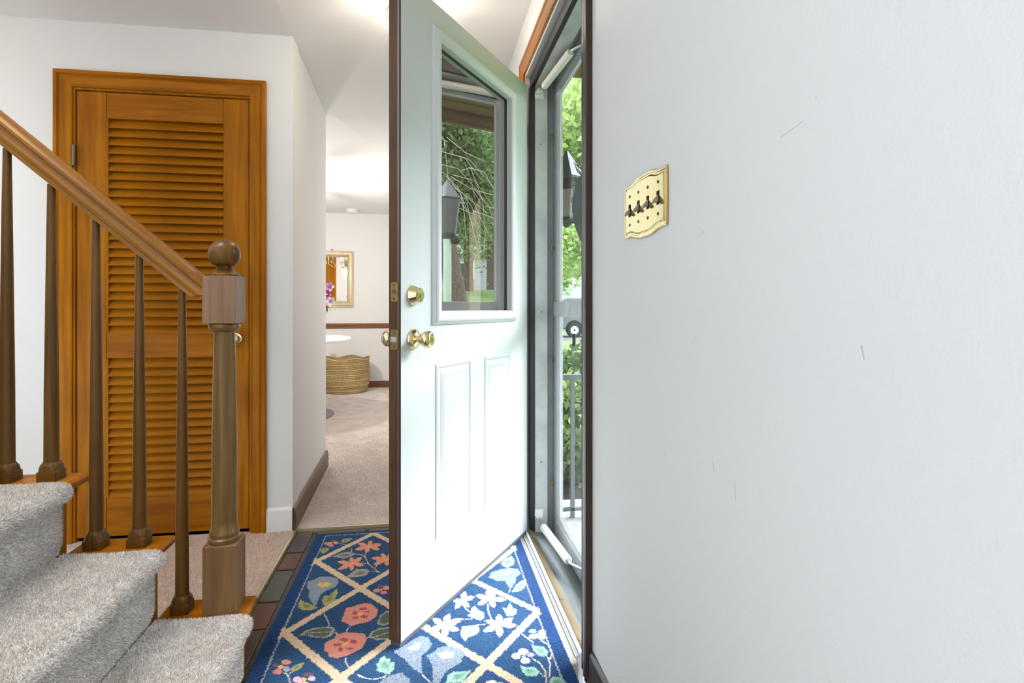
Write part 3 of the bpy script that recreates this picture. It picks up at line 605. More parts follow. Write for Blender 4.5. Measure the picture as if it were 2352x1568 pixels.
# carpet tufts along the brass edge and in the near hall
def tufts(name, pts, nrm, length, width, cols, mat, parent, lean=.55, rng=RNG):
    n = len(pts)
    d = nrm + rng.normal(0, lean, (n, 3)) * .6
    d /= np.linalg.norm(d, axis=1)[:, None]
    s = np.cross(d, rng.normal(0, 1, (n, 3))); s /= np.linalg.norm(s, axis=1)[:, None] + 1e-9
    ln = length * rng.uniform(.6, 1.2, n)[:, None]
    v = np.empty((n, 3, 3))
    v[:, 0] = pts - s*width*.5; v[:, 1] = pts + s*width*.5; v[:, 2] = pts + d*ln
    me = bpy.data.meshes.new(name)
    me.vertices.add(n*3); me.loops.add(n*3); me.polygons.add(n)
    me.vertices.foreach_set('co', v.reshape(-1).astype(np.float32))
    me.loops.foreach_set('vertex_index', np.arange(n*3, dtype=np.int32))
    me.polygons.foreach_set('loop_start', np.arange(0, n*3, 3, dtype=np.int32))
    me.polygons.foreach_set('loop_total', np.full(n, 3, dtype=np.int32))
    me.update()
    at = me.color_attributes.new('Col', 'FLOAT_COLOR', 'POINT')
    c = np.ones((n, 3, 4)); c[:, :, :3] = cols[:, None, :]; c[:, 2, :3] *= 1.06; c[:, :2, :3] *= .95  # self-shade put into the colour: roots darker, tips lighter
    at.data.foreach_set('color', np.clip(c, 0, 1).reshape(-1).astype(np.float32))
    return finish(name, me, mat, parent, kind='stuff')
M['tuft'] = attr_mat('carpet_tuft', rough=1.0, spec=.02)
def speckle(n, c0, c1, rng=RNG):
    k = np.clip(rng.normal(.55, .28, n), 0, 1)[:, None]
    return np.array(c0)*(1-k) + np.array(c1)*k
n = 170000
px = RNG.uniform(-1.3, ENTRY_W-.006, n); py = RNG.uniform(1.78, CY, n)
tufts('carpet_pile', np.stack([px, py, np.full(n, .014)], 1), np.tile([0, 0, 1.], (n, 1)), .007, .0032, speckle(n, (.62, .46, .37), (.98, .80, .68)), M['tuft'], fc)
n = 190000
px = RNG.uniform(-1.0, .1, n); py = ENTRY_N + .004 + 3.6*(1-np.sqrt(RNG.uniform(0, 1, n)))
ok_ = (px > -.60) | (py > 3.74); px, py = px[ok_], py[ok_]; n = len(px)
tufts('carpet_pile', np.stack([px, py, np.full(n, .014)], 1), np.tile([0, 0, 1.], (n, 1)), .006, .0036, speckle(n, (.58, .475, .42), (.92, .82, .75)), M['tuft'], fc)

br = MB()
br.box(ENTRY_W-.005, ENTRY_W+.005, 1.78, ENTRY_N, -.004, .016).box(ENTRY_W-.005, WX-.05, ENTRY_N-.006, ENTRY_N+.005, -.004, .016)
tag(br.build('trim_1', plain('brass_edging', (.85, .76, .50), .38, .85)), 'thin brass edging strip between slate and carpet', kind='structure')

# front wall with the door opening
DY0, DY1, DZ = 1.592, 2.512, 2.056     # clear opening
w = MB()
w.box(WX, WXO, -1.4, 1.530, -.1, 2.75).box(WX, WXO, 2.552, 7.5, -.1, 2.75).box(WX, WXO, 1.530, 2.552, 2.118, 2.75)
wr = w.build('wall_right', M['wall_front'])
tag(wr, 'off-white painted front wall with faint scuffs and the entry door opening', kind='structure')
SCUFF = plain('scuff', (.50, .50, .51), .8)
def scuff(y0, z0, y1, z1, wd):
    dy, dz = y1-y0, z1-z0; l = math.hypot(dy, dz); ny, nz = -dz/l*wd, dy/l*wd
    MB().prism([(y0+ny, z0+nz), (y1+ny*.4, z1+nz*.4), (y1-ny*.4, z1-nz*.4), (y0-ny, z0-nz)], lambda a, b: (WX-.0004, a, b), lambda a, b: (WX+.001, a, b)).build('scuff', SCUFF, wr, world=True)
for s in ((.667, 1.262, .622, 1.270, .0003), (.84, .79, .836, .775, .0004), (.775, .775, .773, .75, .0006), (.60, 1.29, .598, 1.289, .0008),
          (.873, 1.168, .871, 1.163, .0007), (1.02, .76, 1.016, .752, .0009), (.90, .99, .897, .985, .0006), (.53, 1.00, .526, .985, .0011)):
    scuff(*s)

# closet wall, the partition beyond it, dining room walls
CDX0, CDX1, CDZ = -1.5125, -.7835, 2.0
w = MB()
w.box(-4.2, CDX0, CY, CY+.11, -.1, 2.75).box(CDX1, -.601, CY, CY+.11, -.1, 2.75).box(CDX0, CDX1, CY, CY+.11, CDZ, 2.75)
tag(w.build('wall_closet', M['wall']), 'off-white wall around the louvered closet door', kind='structure')
tag(MB().box(CDX0, CDX1, CY+.09, CY+.13, -.1, 2.1).build('wall_closet_shade', M['dark']), 'near-black panel painted as closet shade behind the louvered door', kind='structure')  # near-black sheet: the closet's shade is put into its colour
w = MB()
pl = [(-.603, CY+.001), (-.632, 3.74), (-1.0, 3.74), (-4.2, 3.74), (-4.2, 3.62), (-.74, 3.62), (-.71, CY+.115), (-.66, CY+.001)]
w.prism(pl, lambda a, b: (a, b, -.1), lambda a, b: (a, b, 2.75))
tag(w.build('wall_hall', M['wall']), 'off-white partition wall with walnut baseboard leading to the dining room', kind='structure')
FY = 7.35
tag(MB().box(-4.2, .6, FY, FY+.12, -.1, 2.75).build('wall_far', M['wall']), 'far dining room wall with chair rail and mirror', kind='structure')
tag(MB().box(-4.3, -4.2, -1.4, 7.5, -.1, 4.8).build('wall_left', M['wall']), 'off-white wall far left beyond the stairs', kind='structure')
tag(MB().box(-4.3, .6, -1.5, -1.4, -.1, 4.8).build('wall_rear', M['wall']), 'off-white wall behind the photographer', kind='structure')
# ceiling: one slightly uneven sheet, open above the stairs
cx = [-4.25, -.60, .60]
c = MB()
c.add([(-4.25, 1.72, 2.287), (-.6, 1.72, 2.287), (.6, 1.72, 2.395), (-4.25, 3.7, 2.285), (-.6, 3.7, 2.285), (.6, 3.7, 2.39), (-4.25, 7.4, 2.24), (-.6, 7.4, 2.24), (.6, 7.4, 2.24),
       (-.6, -1.45, 2.287), (.6, -1.45, 2.395)],
      [(0, 1, 4, 3), (1, 2, 5, 4), (3, 4, 7, 6), (4, 5, 8, 7), (9, 10, 2, 1)])
ce = c.build('ceiling', M['ceil'])
m_ = ce.modifiers.new('thick', 'SOLIDIFY'); m_.thickness = .1; m_.offset = 1
bm = bmesh.new(); bm.from_mesh(ce.data)
for f in bm.faces:
    if f.normal.z < 0: f.normal_flip()
bm.to_mesh(ce.data); bm.free()
tag(ce, 'smooth white ceiling over the entry and hall', kind='structure')
w = MB().box(-4.2, -.6, 1.72, 1.80, 2.287, 4.8).box(-.62, -.54, -1.45, 1.8, 2.33, 4.8)
tag(w.build('wall_stairwell', M['wall']), 'upper stairwell walls above the entry', kind='structure')
tag(MB().box(-4.3, -.5, -1.5, 1.85, 4.75, 4.85).build('ceiling_stairwell', M['ceil']), 'high ceiling above the stairs', kind='structure')

# ---- mouldings
CAS = [(0, 0), (0, .010), (.006, .013), (.012, .011), (.016, .012), (.034, .0155), (.044, .0165), (.0475, .013), (.051, .013), (.055, .019), (.067, .019), (.0705, .016), (.0705, 0)]
def casing(name, label, leg_mat, head_mat, u0, u1, zt, zb, fn, sides=(1, 1), mats=None):
    """three-sided mitred casing around an opening u0..u1; fn(u, protrusion, z) -> point."""
    t = thing(name, fn(u0, 0, zb), label, kind='structure')
    mats = mats or (leg_mat, leg_mat)
    if sides[0]:
        MB().prism(CAS, lambda a, b: fn(u0-a, b, zb), lambda a, b: fn(u0-a, b, zt+a)).build('casing_leg', mats[0], t, smooth=True)
    if sides[1]:
        MB().prism(CAS, lambda a, b: fn(u1+a, b, zb), lambda a, b: fn(u1+a, b, zt+a)).build('casing_leg', mats[1], t, smooth=True)
    MB().prism(CAS, lambda a, b: fn(u0-a, b, zt+a), lambda a, b: fn(u1+a, b, zt+a)).build('casing_head', head_mat, t, smooth=True)
    return t
casing('trim_2', 'honey brown wooden casing around the louvered closet door', M['honey_v'], M['honey_h'], -1.511, -.785, 1.998, .016, lambda u, b, z: (u, CY-b, z))
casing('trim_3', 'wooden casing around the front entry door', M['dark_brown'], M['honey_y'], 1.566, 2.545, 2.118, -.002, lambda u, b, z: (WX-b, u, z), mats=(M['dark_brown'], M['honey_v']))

BASE = [(0, 0), (.012, 0), (.012, .066), (.0105, .071), (.0115, .076), (.009, .083), (.004, .089), (0, .09)]
def baseboard(name, label, mat, fn0, fn1):
    o = MB().prism(BASE, fn0, fn1).build(name, mat, smooth=True)
    return tag(o, label, kind='structure')
baseboard('baseboard_right', 'dark brown baseboard along the front wall', M['dark_brown_y'], lambda a, b: (WX-a, -1.39, b), lambda a, b: (WX-a, 1.489, b))
baseboard('baseboard_closet', 'short white baseboard beside the closet casing', M['white'], lambda a, b: (-.7135, CY-a, .016+b*1.2), lambda a, b: (-.601, CY-a, .016+b*1.2))
baseboard('baseboard_closet_left', 'white baseboard left of the closet', M['white'], lambda a, b: (-4.19, CY-a, .016+b*1.2), lambda a, b: (-1.583, CY-a, .016+b*1.2))
baseboard('baseboard_hall', 'walnut brown baseboard on the partition wall', M['walnut_y'], lambda a, b: (-.602+a*1.3, CY-.002, .012+b*1.22), lambda a, b: (-.632+a*1.3, 3.745, .012+b*1.22))
baseboard('baseboard_far', 'brown wooden baseboard in the dining room', M['walnut_x'], lambda a, b: (-4.19, FY-a, .012+b*.95), lambda a, b: (.45, FY-a, .012+b*.95))
o = MB().prism([(0, 0), (.012, .004), (.018, .014), (.014, .026), (.02, .040), (.014, .054), (.006, .064), (0, .066)], lambda a, b: (-4.19, FY-a, .772+b), lambda a, b: (.45, FY-a, .772+b)).build('trim_4', M['walnut_x'], smooth=True)
tag(o, 'honey brown chair rail across the dining room wall', kind='structure')

# ------------------------------------------------------------------ louvered closet door
d1 = thing('door_1', (-1.142, CY, .03), 'honey brown louvered wooden closet door', kind='structure')
SX0, SX1 = -1.499, -.792
ZB, ZT = .034, 1.985
st0, st1 = -1.382, -.901
yf, yb = CY+.004, CY+.036
for a, b in ((SX0, st0), (st1, SX1)):
    MB().box(a, b, yf, yb, ZB, ZT).build('stile', M['honey_v'], d1, bevel=.0025)
for a, b in ((1.871, ZT), (.816, .926), (ZB, .206)):
    MB().box(st0+.0005, st1-.0005, yf+.001, yb-.001, a, b).build('rail', M['honey_h'], d1, bevel=.0025)
SL = [(-.017, -.022), (-.010, -.0235), (.015, .014), (.017, .020), (.010, .0215), (-.015, -.015)]   # (depth, height) section of one slat
sm = MB().prism(SL, lambda a, b: (st0+.001, (yf+yb)/2+a, b), lambda a, b: (st1-.001, (yf+yb)/2+a, b))
slat0 = None
def slat_row(z0, z1, n):
    global slat0
    for i in range(n):
        z = z0 + (i+.5)*(z1-z0)/n
        if slat0 is None:
            slat0 = sm.build('slat', M['slat'], d1, bevel=.0012)
            slat0.location.z = z
        else:
            clone(slat0).location.z = z
slat_row(.926, 1.871, 25)
slat_row(.206, .816, 16)
for a, b in ((.9262, 1.8708), (.2062, .8158)):
    MB().box(st0+.0006, st0+.009, yf-.0015, yb-.012, a, b).build('louver_bead', M['honey_v'], d1)
for x0, x1, z0, z1 in ((SX0-.0125, SX0-.0035, .016, 1.9995), (SX1+.0035, SX1+.0085, .016, 1.9995), (SX0-.003, SX1+.003, 1.9885, 1.9995)):
    MB().box(x0, x1, CY-.0008, CY+.088, z0, z1).build('door_jamb', M['honey_v'], d1)
# knob and hinges
k = MB().lathe([(.026, 0), (.026, -.004), (.012, -.007), (.011, -.022), (.02, -.030), (.0265, -.041), (.0255, -.052), (.016, -.058), (.001, -.059)], (-.847, yf, .898), 'y', 24).build('door_knob', M['brass'], d1, smooth=True)
for z in (1.70, .28):
    h = MB().lathe([(.0065, -.045), (.0065, .045)], (SX0-.006, CY-.008, z), 'z', 12).box(SX0-.018, SX0-.004, CY-.004, CY-.001, z-.044, z+.044).build('hinge', M['pewter'], d1, smooth=True)
MB().box(SX1+.002, SX1+.0045, yf, yf+.02, .86, .93).build('strike_plate', M['dark'], d1)

# ------------------------------------------------------------------ stairs
RISE, RUN, NOSE0 = .193, .2245, -.470
SY0, SY1 = .42, 1.648
NSTEP = 7
M['stair_carpet'] = carpet_mat('grey_stair_carpet', (.60, .56, .53), (.86, .82, .79), 380)
stair = thing('staircase', (-1.2, 1.1, 0), 'grey carpeted stairs rising to the left with wooden tread ends', 'staircase')
def step_profile(k):
    xn, z1, z0 = NOSE0 - k*RUN, RISE*(k+1), RISE*k
    xr = xn - .026
    p = [(xr-.012, z0 + (0 if k else -.004)), (xr-.001, z0+.03), (xr, z0+.06), (xr, z1-.062), (xr+.003, z1-.05)]
    for i in range(9):                                        # rounded bull nose
        a = -PI/2 + PI*i/8
        p.append((xn-.022 + .022*math.cos(a), z1-.024 + .024*math.sin(a)))
    xb = xn - RUN - .026
    p += [(xn-.07, z1), (xn-.14, z1-.002), (xb+.02, z1-.001), (xb, z1+.002)]
    return p, xb
STEP_MB = []
for k in range(NSTEP):
    p, xb = step_profile(k)
    z0 = RISE*k
    low = [(xb, z0 - (.0 if k else .004) - .02)]
    poly = p + [(xb, max(-.004, z0-.02)), (p[0][0], max(-.004, z0-.02))]
    cxm = sum(q[0] for q in poly)/len(poly); czm = sum(q[1] for q in poly)/len(poly)
    b = MB()
    secs = [(SY0, 0), (SY1-.022, 0), (SY1-.012, .004), (SY1-.004, .011), (SY1, .021)]
    nn = len(p)
    vs = []
    for y, ins in secs:
        for i, q in enumerate(poly):
            qx, qz = q
            if i < nn:                                        # pull the visible outline in at the far end
                qx2 = qx - ins if i < nn-4 else qx
                qz2 = qz - ins*.8 if i >= 5 else qz
                if i >= nn-2: qz2 = qz - ins*.3
                qx, qz = qx2, qz2
            vs.append((qx, y, qz))
    m = len(poly)
    fs = []
    for s in range(len(secs)-1):
        for i in range(m):
            fs.append((s*m+i, s*m+(i+1) % m, (s+1)*m+(i+1) % m, (s+1)*m+i))
    fs += [tuple(range(m)), tuple(range((len(secs)-1)*m, len(secs)*m))]
    b.add(vs, fs)
    so = b.build('carpeted_step', M['stair_carpet'], stair, smooth=True)
    STEP_MB.append((so, b, m, nn))
    # wooden tread end and skirt outside the carpet
    z1 = RISE*(k+1); xn = NOSE0 - k*RUN
    tr = MB().prism([(xn-.026, z1-.032), (xn-.020, z1-.022), (xn-.020, z1-.014), (xn-.026, z1-.006), (xn-RUN-.03, z1-.006), (xn-RUN-.03, z1-.032)], lambda a, c: (a, SY1-.03, c), lambda a, c: (a, 1.752, c))
    tr.build('tread_end', M['honey_h'], stair, bevel=.003)
    MB().prism([(xn-.030, -.0 if k == 0 else RISE*k-.03), (xn-.030, z1-.030), (xn-RUN-.030, z1-.030), (xn-RUN-.030, max(0, RISE*k-.03))], lambda a, c: (a, SY1-.002, c), lambda a, c: (a, 1.660, c)).build('skirt_board', M['honey_v'], stair)
# upper floor at the head of the stairs
tag(MB().box(-4.2, NOSE0-NSTEP*RUN-.02, -1.4, 1.78, RISE*NSTEP-.2, RISE*NSTEP+.19).build('floor_upper', M['stair_carpet']), 'grey carpeted landing at the head of the stairs', kind='structure')
# pile on the first steps (what the camera can see)
def sample_faces(vs, fs, total):
    tri = []
    for f in fs:
        for i in range(1, len(f)-1):
            tri.append((vs[f[0]], vs[f[i]], vs[f[i+1]]))
    t = np.array(tri)
    cr = np.cross(t[:, 1]-t[:, 0], t[:, 2]-t[:, 0]); ar = np.linalg.norm(cr, axis=1)
    ok = ar > 1e-9; t, cr, ar = t[ok], cr[ok], ar[ok]
    idx = RNG.choice(len(t), total, p=ar/ar.sum())
    u, v = RNG.uniform(0, 1, total), RNG.uniform(0, 1, total)
    s = u+v > 1; u[s], v[s] = 1-u[s], 1-v[s]
    P = t[idx, 0] + (t[idx, 1]-t[idx, 0])*u[:, None] + (t[idx, 2]-t[idx, 0])*v[:, None]
    return P, cr[idx]/ar[idx][:, None]
for k in range(4):
    so, b, m, nn = STEP_MB[k]
    fs = []
    for s in range(4):
        for i in range(nn-1):
            fs.append((s*m+i, s*m+i+1, (s+1)*m+i+1, (s+1)*m+i))
    q = [4*m+i for i in range(3, nn-3)]
    P, N = sample_faces(b.v, fs + [tuple(q)], 120000 if k < 3 else 60000)
    cen = np.array([NOSE0 - k*RUN - .14, 1.0, RISE*(k+1)-.1])
    flip = ((P - cen) * N)[:, [0, 2]].sum(1) + np.where(P[:, 1] > SY1-.025, (P[:, 1]-1.0)*N[:, 1], 0) < 0
    N[flip] *= -1
    keep = P[:, 1] > .6
    P, N = P[keep], N[keep]
    mott = .5 + .5*np.sin(P[:, 0]*61 + 3*np.sin(P[:, 1]*23)) * np.sin(P[:, 1]*47 + 2*np.sin(P[:, 2]*40 + P[:, 0]*31))
    cols = speckle(len(P), (.47, .42, .385), (.97, .915, .87)) * (.86 + .16*mott)[:, None]
    tufts('carpet_pile', P - N*.002, N, .0085, .0026, cols, M['tuft'], so, lean=.6)

# ------------------------------------------------------------------ stair railing
RY = 1.690
rail = thing('stair_railing', (-.5625, RY, RISE), 'worn oak stair railing with round newel cap and tapered balusters', 'railing')
NX = -.5625
# newel
nw = MB().box(NX-.0435, NX+.0435, RY-.0435, RY+.0435, RISE-.006, .380).build('newel_post', wood('newel_oak', (.16, .078, .026), (.30, .165, .065), (30, 30, 2.0), .4, .25), rail, bevel=.0025)
MB().lathe([(.041, .3795), (.0425, .384), (.0425, .392), (.0385, .396), (.0395, .402), (.0385, .410), (.0345, .416), (.0335, .44), (.0335, .55), (.0325, .70), (.0300, .86), (.0275, .967), (.0275, .971), (.036, .976), (.0415, .984), (.0415, .990), (.038, .9955)], (NX, RY, 0), 'z', 36).build('newel_shaft', M['newel_oak'], nw, smooth=True, world=False)
MB().box(NX-.0435, NX+.0435, RY-.0435, RY+.0435, .9955, 1.128).build('newel_block', M['oak_block'], nw, bevel=.0012, world=False)
fin = [(.0415, 1.128), (.0415, 1.132), (.037, 1.136), (.029, 1.142), (.021, 1.150), (.0185, 1.158)]
for i in range(1, 14):
    a = -1.05 + (PI/2+1.05)*i/13
    fin.append((max(.0008, .0425*math.cos(a)), 1.1915 + .0425*math.sin(a)))
MB().lathe(fin, (NX, RY, 0), 'z', 36).build('ball_cap', M['oak_v'], nw, smooth=True, world=False)
# handrail: local x runs along the rail
SLOPE = math.atan2(RISE, RUN)
hp = [(-.021, -.030), (-.021, -.019), (-.026, -.016), (-.0285, -.008), (-.0225, .003), (-.0225, .009), (-.031, .013), (-.0325, .020), (-.028, .028), (-.017, .0335), (0, .035)]
hp = hp + [(-a, b) for a, b in hp[-2::-1]]
hr = MB().prism(hp, lambda a, b: (-1.9, a, b - 0), lambda a, b: (.0 + b*math.tan(SLOPE), a, b))
ho = hr.build('handrail', M['oak_rail'], rail, smooth=True)
zc = 1.076
ho.location = (NX-.0440, RY, zc)
ho.rotation_euler = (0, SLOPE, 0)
# balusters
BX = [-.674, -.784, -.893, -1.003, -1.110, -1.222, -1.334, -1.446, -1.558]
for i, x in enumerate(BX):
    k = 0 if i == 0 else 1 + (i-1)//2
    zb = RISE*(k+1) - .0062
    zt = zc + (NX-.0435 - x)*math.tan(SLOPE) - .034/math.cos(SLOPE) + .002
    foot = zb + .048
    n_ = 20
    prof = [(.0195, foot-.012), (.0175, foot), (.0165, foot+.25*(zt-foot)), (.0135, foot+.6*(zt-foot)), (.0095, zt)]
    bo = MB().lathe(prof, (x, RY, 0), 'z', n_).build('baluster', M['oak_v'], rail, smooth=True)
    h = .0235
    ft = MB()
    ring = []
    ft.box(x-h, x+h, RY-h, RY+h, zb, zb+.026)
    # lamb's tongue: square blends into the round shaft
    vs = []
    for r_, z_, sq in ((h*1.0, zb+.026, 1.0), (h*.99, zb+.034, .8), (.0225, zb+.042, .4), (.0185, foot+.002, 0)):
        for j in range(16):
            a = 2*PI*j/16 + PI/16
            cc, ss = math.cos(a), math.sin(a)
            mxx = max(abs(cc), abs(ss))
            vs.append((x + r_*(cc/mxx*sq + cc*(1-sq)), RY + r_*(ss/mxx*sq + ss*(1-sq)), z_))
    fs = [(r_*16+j, r_*16+(j+1) % 16, (r_+1)*16+(j+1) % 16, (r_+1)*16+j) for r_ in range(3) for j in range(16)]
    ft.add(vs, fs)
    ft.build('baluster_foot', M['oak_v'], bo, bevel=.0015, world=False)

# ------------------------------------------------------------------ hooked rug
RX0, RX1, RY0, RY1 = -.492, .421, 1.12, 2.640
RC = dict(stem=(.62, .50, .46), mauve=(.16, .09, .13), coral=(.66, .27, .17), pink=(.60, .22, .22), peach=(.75, .40, .2), yellow=(.70, .42, .10),
          olive=(.34, .33, .13), olive2=(.19, .21, .08), greyleaf=(.30, .29, .25), grey2=(.17, .16, .14), bell=(.235, .275, .335), bellc=(.62, .62, .56),
          rose=(.62, .25, .20), red=(.40, .075, .075), leafrim=(.33, .33, .26), leafdark=(.10, .115, .08), lilac=(.38, .33, .46), pinkpale=(.64, .42, .46),
          mint=(.30, .46, .38), mint2=(.16, .32, .24), shell=(.66, .52, .50), ice=(.42, .54, .58), ice2=(.33, .44, .5))  # shell: coral petals lightened in the colour to look bleached by daylight
def in_poly(px, py, poly):
    r = np.zeros(len(px), bool)
    n = len(poly); j = n-1
    for i in range(n):
        xi, yi = poly[i]; xj, yj = poly[j]
        c = ((yi > py) != (yj > py))
        with np.errstate(divide='ignore', invalid='ignore'):
            r ^= c & (px < (xj-xi)*(py-yi)/((yj-yi) if yj != yi else 1e-9) + xi)
        j = i
    return r
def make_rug():
    st = .00205
    nx, ny = int((RX1-RX0)/st), int((RY1-RY0)/st)
    gx, gy = np.meshgrid(np.linspace(RX0, RX1, nx), np.linspace(RY0, RY1, ny), indexing='ij')
    X, Y = gx.ravel().copy(), gy.ravel().copy()
    jit = RNG.normal(0, .0011, (2, len(X)))
    sx, sy = X + jit[0] + .0012*np.sin(Y*310), Y + jit[1] + .0012*np.sin(X*290)
    N = len(X)
    col = np.tile(np.array([.018, .064, .150]), (N, 1))
    lx0, lx1, ly1 = -.443, .374, 2.607
    fieldm = (sx > lx0) & (sx < lx1) & (sy < ly1)
    col[~fieldm] = (.008, .042, .14)
    # diamond lattice
    p = (sx + .4365)/.204; q = (sy - 1.85)/.251
    def near_even(t): return np.abs(t - 2*np.round(t/2))
    cs = 1/math.sqrt((1/.204)**2 + (1/.251)**2)
    lat = (np.minimum(near_even(p+q), near_even(p-q))*cs < .0135)
    X1 = X*1000 + jit[0]*1000; Y1 = Y*1000 + jit[1]*1000
    lat &= (sx > lx0-.006) & (sx < lx1+.012) & (sy < ly1+.004)
    col[lat] = (.64, .47, .32)
    ln = ((np.abs(sx-lx0) < .0022) | (np.abs(sx-lx1) < .0022)) & (sy < ly1) | (np.abs(sy-ly1) < .0025) & (sx > lx0) & (sx < lx1)
    col[ln & ~lat] = (.36, .36, .37)
    near = [(n_, [[x_, y_-502] for x_, y_ in q_]) for n_, q_ in RUG_SHAPES if 1150 < sum(t_[1] for t_ in q_)/len(q_) - 502 < 1470]
    for name, poly in near + RUG_SHAPES:
        a = np.array(poly, float)
        x0, y0 = a.min(0); x1, y1 = a.max(0)
        sel = np.nonzero((X1 >= x0-3) & (X1 <= x1+3) & (Y1 >= y0-3) & (Y1 <= y1+3))[0]
        if len(sel) == 0: continue
        k = in_poly(X1[sel], Y1[sel], poly)
        base = np.array(RC[name])
        col[sel[k]] = base
    col *= np.clip(RNG.normal(1.0, .13, (N, 1)), .6, 1.5)
    z = .0125 + RNG.normal(0, .0009, N) + .0006*np.sin(X*1500)*np.sin(Y*1450)
    edge = np.minimum.reduce([X-RX0, RX1-X, Y-RY0, RY1-Y])
    z = np.where(edge < .006, .003 + (z-.003)*np.sqrt(np.clip(edge/.006, 0, 1)), z)
    X = X + .004*np.sin(Y*5.3+1)*np.where(np.abs(X-RX0) < .05, 1, .5) * 0.6
    v = np.stack([X + RNG.normal(0, .0003, N), Y + RNG.normal(0, .0003, N), z], 1)
    i, j = np.meshgrid(np.arange(nx-1), np.arange(ny-1), indexing='ij')
    a = (i*ny + j).ravel()
    f = np.stack([a, a+ny, a+ny+1, a+1], 1).astype(np.int32)
    me = bpy.data.meshes.new('hooked_rug')
    me.vertices.add(N); me.loops.add(len(f)*4); me.polygons.add(len(f))
    me.vertices.foreach_set('co', v.ravel().astype(np.float32))
    me.loops.foreach_set('vertex_index', f.ravel())
    me.polygons.foreach_set('loop_start', np.arange(0, len(f)*4, 4, dtype=np.int32))
    me.polygons.foreach_set('loop_total', np.full(len(f), 4, dtype=np.int32))
    me.update()
    at = me.color_attributes.new('Col', 'FLOAT_COLOR', 'POINT')
    c4 = np.ones((N, 4)); c4[:, :3] = np.clip(col, 0, 1)
    at.data.foreach_set('color', c4.ravel().astype(np.float32))
    o = finish('hooked_rug', me, attr_mat('rug_wool', rough=1.0, spec=.05, sheen=.15))
    me.polygons.foreach_set('use_smooth', [True]*len(me.polygons))
    tag(o, 'navy hooked rug with cream diamond lattice and flowers on the entry floor', 'rug')
make_rug()

# ------------------------------------------------------------------ entry door frame and sill
fr = thing('trim_5', (WX, 2.03, 0), 'grey door frame with black weatherstrip around the entry door', kind='structure')
MB().box(WX, .500, 1.530, 1.590, 0, 2.118).box(.4995, .558, 1.530, DY0, 0, 2.118).build('jamb', M['jamb'], fr, bevel=.001)
MB().box(WX, .500, 2.542, 2.552, 0, 2.118).box(.4995, .558, DY1, 2.552, 0, 2.118).build('jamb', M['jamb'], fr, bevel=.001)
MB().box(WX, .500, 1.530, 2.552, 2.104, 2.118).build('head_jamb', M['door_white'], fr)
MB().box(.4995, .558, DY0, DY1, DZ, 2.118).build('head_stop', M['jamb'], fr, bevel=.001)
MB().box(.474, .4995, 2.508, 2.542, .02, DZ).build('weatherstrip', M['black'], fr, bevel=.004)
MB().box(.501, .515, 1.592, DY0+.006, .02, DZ).build('weatherstrip', M['black'], fr, bevel=.004)
MB().box(.480, .4995, DY0, 2.54, DZ-.002, 2.104).build('weatherstrip', M['black'], fr, bevel=.004)
for (x, y, z) in ((.525, DY1-.0008, 1.79), (.528, DY1-.0008, .33), (.530, DY1-.0008, 1.02)):
    MB().lathe([(.0035, .0012), (.0035, -.0008), (.001, -.0012)], (x, y, z), 'y', 10).build('screw', M['pewter'], fr)
sl = thing('trim_6', (.5, 2.03, 0), 'layered threshold of pale wood, aluminium and tan wood at the entry door', kind='structure')
MB().box(.416, .4385, DY0-.03, 2.55, -.1, .010).build('bare_wood_strip', M['bare'], sl, bevel=.002)
th = MB()
for x0, x1, z in ((.4385, .4420, .014), (.4420, .4445, .008), (.4445, .4485, .015), (.4485, .4505, .009), (.4505, .461, .021)):
    th.box(x0, x1, DY0+.001, 2.545, -.1, z)
th.build('aluminium_threshold', M['alu_light'], sl, bevel=.0008)
st_ = MB().prism([(.461, -.05), (.461, .019), (.468, .0215), (.486, .0215), (.491, .016), (.491, -.05)], lambda a, b: (a, DY0+.001, b), lambda a, b: (a, 2.508, b)).build('threshold_strip', M['strip'], sl, bevel=.001)
for y in (1.66, 1.90, 2.13, 2.36):
    MB().lathe([(.0095, .0211), (.0095, .0224), (.008, .0228), (.0015, .0228), (.0012, .0222)], (.475, y, 0), 'z', 20).build('screw_cap', M['strip'], st_, world=False)
MB().prism([(.491, -.1), (.491, .0125), (.559, .000), (.559, -.1)], lambda a, b: (a, DY0-.03, b), lambda a, b: (a, 2.55, b)).prism([(.559, -.1), (.559, .000), (.64, -.052), (.64, -.1)], lambda a, b: (a, 1.478, b), lambda a, b: (a, 2.602, b)).build('sill', M['sill'], sl)

# ------------------------------------------------------------------ entry door, swung inwards
HX, HY, FX, FYD = .461, 2.499, -.072, 1.712
DL = math.hypot(FX-HX, FYD-HY)
d2 = thing('door_2', (HX, HY, 0), 'white half glazed entry door standing open with brass locks', kind='structure', rot=math.atan2(FYD-HY, FX-HX))
W_, T_, B_, TOP = DL, .042, .030, 2.052
G = (.186, .741, 1.018, 1.926)            # daylight opening of the lite
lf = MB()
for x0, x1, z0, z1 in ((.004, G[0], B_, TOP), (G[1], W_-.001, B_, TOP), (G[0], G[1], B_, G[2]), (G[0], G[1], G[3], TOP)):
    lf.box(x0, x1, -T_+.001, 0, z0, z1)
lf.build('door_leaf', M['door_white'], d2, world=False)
MB().box(W_-.001, W_+.003, -T_, -.010, B_, TOP).build('edge_strip', wood('brown_door_edge', (.065, .030, .013), (.115, .056, .026), (40, 40, 2), .45, .1), d2, world=False, bevel=.001)
MB().box(W_-.001, W_+.002, -.0095, -.0075, B_, TOP).build('edge_seam', M['steel'], d2, world=False)
MB().box(W_-.001, W_+.0022, -.0075, .0004, B_, TOP).build('edge_skin', plain('brown_skin', (.045, .028, .02), .4), d2, world=False, bevel=.0008)
